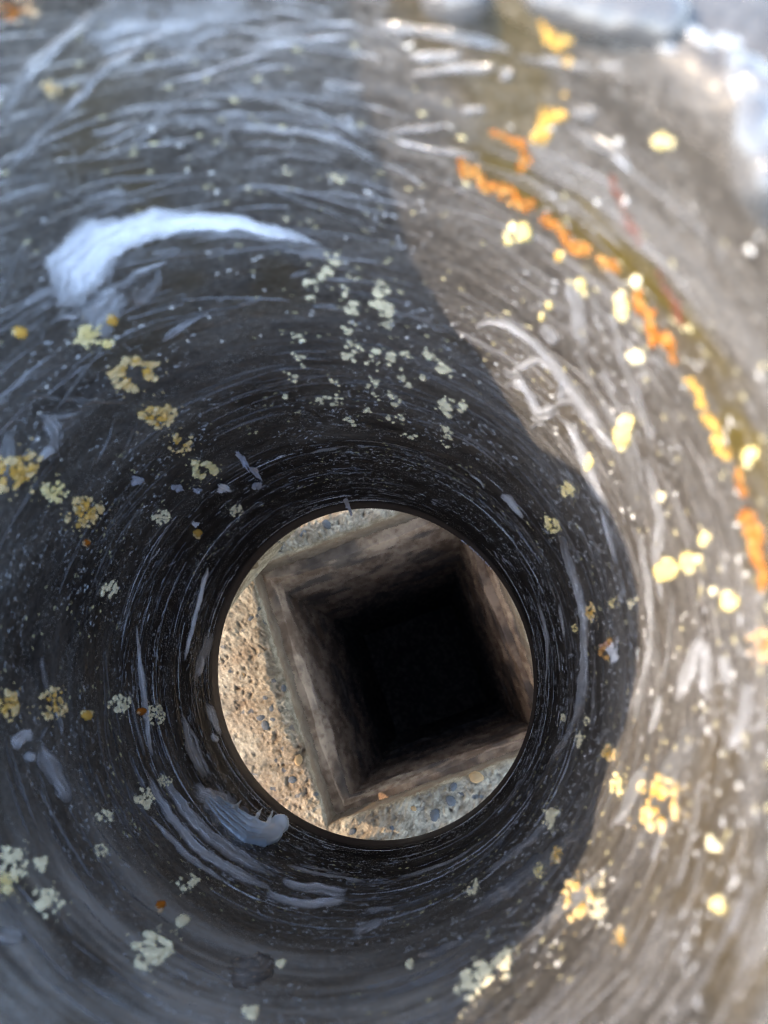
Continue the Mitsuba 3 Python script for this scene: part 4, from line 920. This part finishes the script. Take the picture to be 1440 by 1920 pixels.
# ------------------------------------------------------------------ flakes and crumbs
for i, (a, z, ux, uz, vx, vz, text) in enumerate(FLAKES):
    n = 15
    q = np.linspace(-1, 1, n)
    U, W = np.meshgrid(q, q, indexing="ij")
    ang, rad = np.arctan2(W, U), np.maximum(np.abs(U), np.abs(W))
    edge = 0.45 + 1.0 * (meshkit.fbm(np.stack([np.cos(ang) * 2.2 + i * 7, np.sin(ang) * 2.2, ang * 0], -1), 3, i) - 0.2)
    x, y = rad * np.cos(ang) * edge, rad * np.sin(ang) * edge
    y = y * (1 - 0.35 * x)
    curl = 0.0004 + 0.0014 * (0.5 + 0.6 * x) * (0.4 + y * y + 0.8 * x * x) * (ux * ux + uz * uz) ** 0.5 / 5
    curl = curl + 0.0016 * (meshkit.noise(np.stack([x * 3 + i * 3, y * 3, x * 0], -1), 9) - 0.5)
    sheets = []
    for off in (0.0, -0.00018):
        aa = math.radians(a) + (x * ux + y * vx) / 1000 / POT_R
        z_ = z / 1000 + (x * uz + y * vz) / 1000
        sheets.append(on_wall(aa, z_, curl + off).reshape(-1, 3))
    fa = grid_faces(n, n)
    rim_i = np.concatenate([np.arange(n) * n, (n - 1) * n + np.arange(1, n), np.arange(n - 2, -1, -1) * n + n - 1, np.arange(n - 2, 0, -1)])
    nx = np.roll(rim_i, -1)
    wallf = np.vstack([np.stack([rim_i, nx, nx + n * n], 1), np.stack([rim_i, nx + n * n, rim_i + n * n], 1)])
    white = "white" in text
    col = np.tile([0.62, 0.64, 0.67] if white else [0.36, 0.38, 0.44], (2 * n * n, 1)) * (0.8 + 0.35 * meshkit.noise(np.vstack(sheets) * 900, 3))[:, None]
    key = obj("paint_flake", (np.vstack(sheets), np.vstack([fa, fa[:, ::-1] + n * n, wallf])), "flake_paint", color=col, smooth=True)
    tag(key, text, "flake")
for a, z, ds, dz, text in CRUMBS:
    L = Lumps()
    for k in range(14):
        L.add(math.radians(a) + rng.normal(0, ds * 0.4) / 1000 / POT_R, z / 1000 + rng.normal(0, dz * 0.3) / 1000, ds * 0.00022, ds * 0.0003, ds * 0.0003, [np.array([0.30, 0.14, 0.05]), np.array([0.45, 0.25, 0.08]), np.array([0.42, 0.26, 0.2])][k % 3])
    tag(L.build("crumb"), text, "crumb")
L = Lumps()
for a, z in LIPBITS:
    for k in range(4):
        L.add(math.radians(a + rng.normal(0, 0.6)), max(0.001, z / 1000 + rng.normal(0, 0.001)), 0.0006, 0.0005, 0.0006, np.array([0.40, 0.42, 0.50]))
tag(L.build("lip_crumbs", "sealant"), "row of tiny grey sealant crumbs stuck on the upper right edge of the opening", "sealant")
for x, y, r, colour, text in STONELICHEN:
    vs, fs, cs, k0 = [], [], [], 0
    for k in range(16):
        rad, ph = r / 1000 * math.sqrt(rng.random()), rng.uniform(0, 6.283)
        s = r / 1000 * rng.uniform(0.16, 0.3)
        p = ICO2.vertices * [s, s * 0.7, s * 0.5] + [x / 100 + rad * math.cos(ph), y / 100 + rad * math.sin(ph), ledge_z + 0.0007]
        vs.append(p); fs.append(ICO2.faces + k0); k0 += len(p)
        cs.append(np.tile(TINT[colour] * rng.uniform(0.8, 1.1), (len(p), 1)))
    tag(obj("stone_lichen", (np.vstack(vs), np.vstack(fs)), "lichen_crust", color=np.vstack(cs)), text, "lichen")

# ------------------------------------------------------------------ uncountable specks and fine streaks
OCT = trimesh.creation.octahedron() if hasattr(trimesh.creation, "octahedron") else trimesh.creation.icosphere(0)


def slivers(n, zr, length, width, color, seed, mask_scale=14, cut=0.45, jitter=0.25, tilt=0.1, op=(0.3, 1.0), hgt=0.5, azr=(-180, 180), slant=0.0):
    r = np.random.default_rng(seed)
    a = r.uniform(math.radians(azr[0]), math.radians(azr[1]), n * 3)
    z = r.uniform(zr[0], zr[1], n * 3)
    keep = meshkit.fbm(np.stack([np.cos(a) * mask_scale * 0.1, np.sin(a) * mask_scale * 0.1, z * mask_scale], -1), 3, seed) > cut
    a, z = a[keep][:n], z[keep][:n]
    n = len(a)
    ln = r.uniform(*length, n) / 2000
    wd = r.uniform(*width, n) / 2000
    til = slant + r.normal(0, tilt, n)
    # a lens of 3 cross sections
    k = 7 if length[1] < 20 else 25
    s = np.linspace(-1, 1, k)
    x = s[None, :] * ln[:, None]
    hw = np.sqrt(np.clip(1 - s ** 2, 0, 1))[None, :] * wd[:, None] + 0.00003
    bend = r.normal(0, 0.15, n)[:, None] * (s ** 2)[None, :] * ln[:, None] * tilt * 4
    zc = z[:, None] + x * til[:, None] + bend
    V, C = [], []
    shade = r.uniform(*op, n)[:, None, None]
    base = under_color(zc) * (1 - shade) + np.asarray(color) * shade
    for o in (-1, 0, 1):
        V.append(on_wall(a[:, None] + x / POT_R, zc + o * hw, np.where(o == 0, hgt * wd[:, None] * (1 - s[None, :] ** 2) + 0.0001, -0.0002)))
        C.append(base)
    V, C = np.stack(V, 2).reshape(-1, 3), np.stack(C, 2).reshape(-1, 3)
    f = grid_faces(k, 3)
    F = (np.arange(n)[:, None, None] * (k * 3) + f[None]).reshape(-1, 3)
    return (V, F), C


def field(name, text, cat, *args, mat="sealant", **kw):
    m, c = slivers(*args, **kw)
    tag(obj(name, m, mat, color=c), text, cat, kind="stuff")


field("sealant_specks", "countless tiny pale sealant specks sprinkled over the black wall", "specks", 8000, (0.02, 0.34), (0.4, 1.6), (0.16, 0.55), (0.60, 0.62, 0.64), 51, mask_scale=26, cut=0.52, tilt=0.3)
field("fine_dashes", "fine pale dashes wiped round the wall near the opening", "specks", 1000, (0.016, 0.14), (0.8, 4.5), (0.12, 0.36), (0.62, 0.64, 0.68), 52, mask_scale=34, cut=0.55, tilt=0.06)
field("wipe_streaks", "faint long grey wipe streaks round the upper wall", "streaks", 520, (0.12, 0.36), (10, 45), (0.5, 1.8), (0.56, 0.58, 0.62), 53, mask_scale=18, cut=0.46, tilt=0.10, op=(0.05, 0.26), hgt=0.3)
field("upper_wipe_streaks", "close set pale wipe streaks in the shaded upper left of the wall", "streaks", 170, (0.265, 0.368), (5, 34), (0.35, 1.5), (0.60, 0.63, 0.68), 57, mask_scale=26, cut=0.45, tilt=0.10, op=(0.06, 0.34), hgt=0.4, azr=(70, 142), slant=0.05)
field("right_wipe_streaks", "pale milky wipe streaks on the sunlit right of the wall", "streaks", 200, (0.2, 0.345), (6, 34), (0.5, 2.2), (0.62, 0.62, 0.62), 58, mask_scale=26, cut=0.45, tilt=0.12, op=(0.03, 0.2), hgt=0.35, azr=(-60, 55))
field("lower_wipe_streaks", "thin bluish wipe streaks ringing the wall just above the opening", "streaks", 200, (0.02, 0.14), (8, 35), (0.12, 0.5), (0.52, 0.56, 0.64), 54, mask_scale=18, cut=0.46, tilt=0.05, op=(0.12, 0.5), hgt=0.5)
field("long_wipe_lines", "long thin white sealant lines wiped round the wall near the opening", "streaks", 48, (0.018, 0.17), (25, 95), (0.22, 0.6), (0.74, 0.78, 0.84), 59, mask_scale=18, cut=0.44, tilt=0.025, op=(0.3, 0.95), hgt=0.8)
field("lichen_specks", "tiny cream and yellow lichen grains dotted over the wall", "specks", 1000, (0.06, 0.36), (0.7, 2.0), (0.5, 1.3), (0.64, 0.58, 0.33), 55, mat="lichen_crust", mask_scale=16, cut=0.5, tilt=0.3)
field("sealant_beads", "small glossy sealant beads near the rim that sparkle in the sun", "specks", 300, (0.24, 0.37), (0.4, 2.0), (0.3, 1.2), (0.78, 0.77, 0.73), 56, mask_scale=16, cut=0.45, tilt=0.3, hgt=1.2, op=(0.5, 1.0))

# ------------------------------------------------------------------ two teeth added to the rim out of frame, to shape the shade edge on the sunlit wall
SHADE_TOOTH = [([(131, 0), (134, 6), (141, 2), (148, 3), (151, 8), (156.4, 28), (162, 44), (168, 53), (175, 58), (183, 57), (193, 46), (203, 26), (210, 10), (216, 2), (222, 0)]),
         ([(86, 0), (88, 70), (92, 84), (105, 90), (114, 86), (118.2, 74), (119.2, 52), (120.0, 30), (123, 9), (127, 0)])]
for k, prof_ in enumerate(SHADE_TOOTH):
    pa, ph = np.array(prof_, float).T
    aa = np.radians(np.linspace(pa[0], pa[-1], 120))
    hh = np.interp(np.degrees(aa), pa, ph) / 1000
    hh = hh + (meshkit.fbm(np.stack([aa * 30, aa * 0 + k, aa * 0], -1), 3, 5) - 0.5) * 0.002
    sec = [(0.1005, 0.0), (0.1005, 0.94), (0.1015, 0.985), (0.105, 1.0), (0.110, 0.985), (0.1115, 0.94), (0.1115, 0.0)]
    V = np.stack([np.stack([r * np.cos(aa), r * np.sin(aa), 0.372 + q * np.maximum(hh, 0)], -1) for r, q in sec], 1)
    obj("added_shade_tooth", (V.reshape(-1, 3), grid_faces(120, len(sec))), "pot_black", pot)
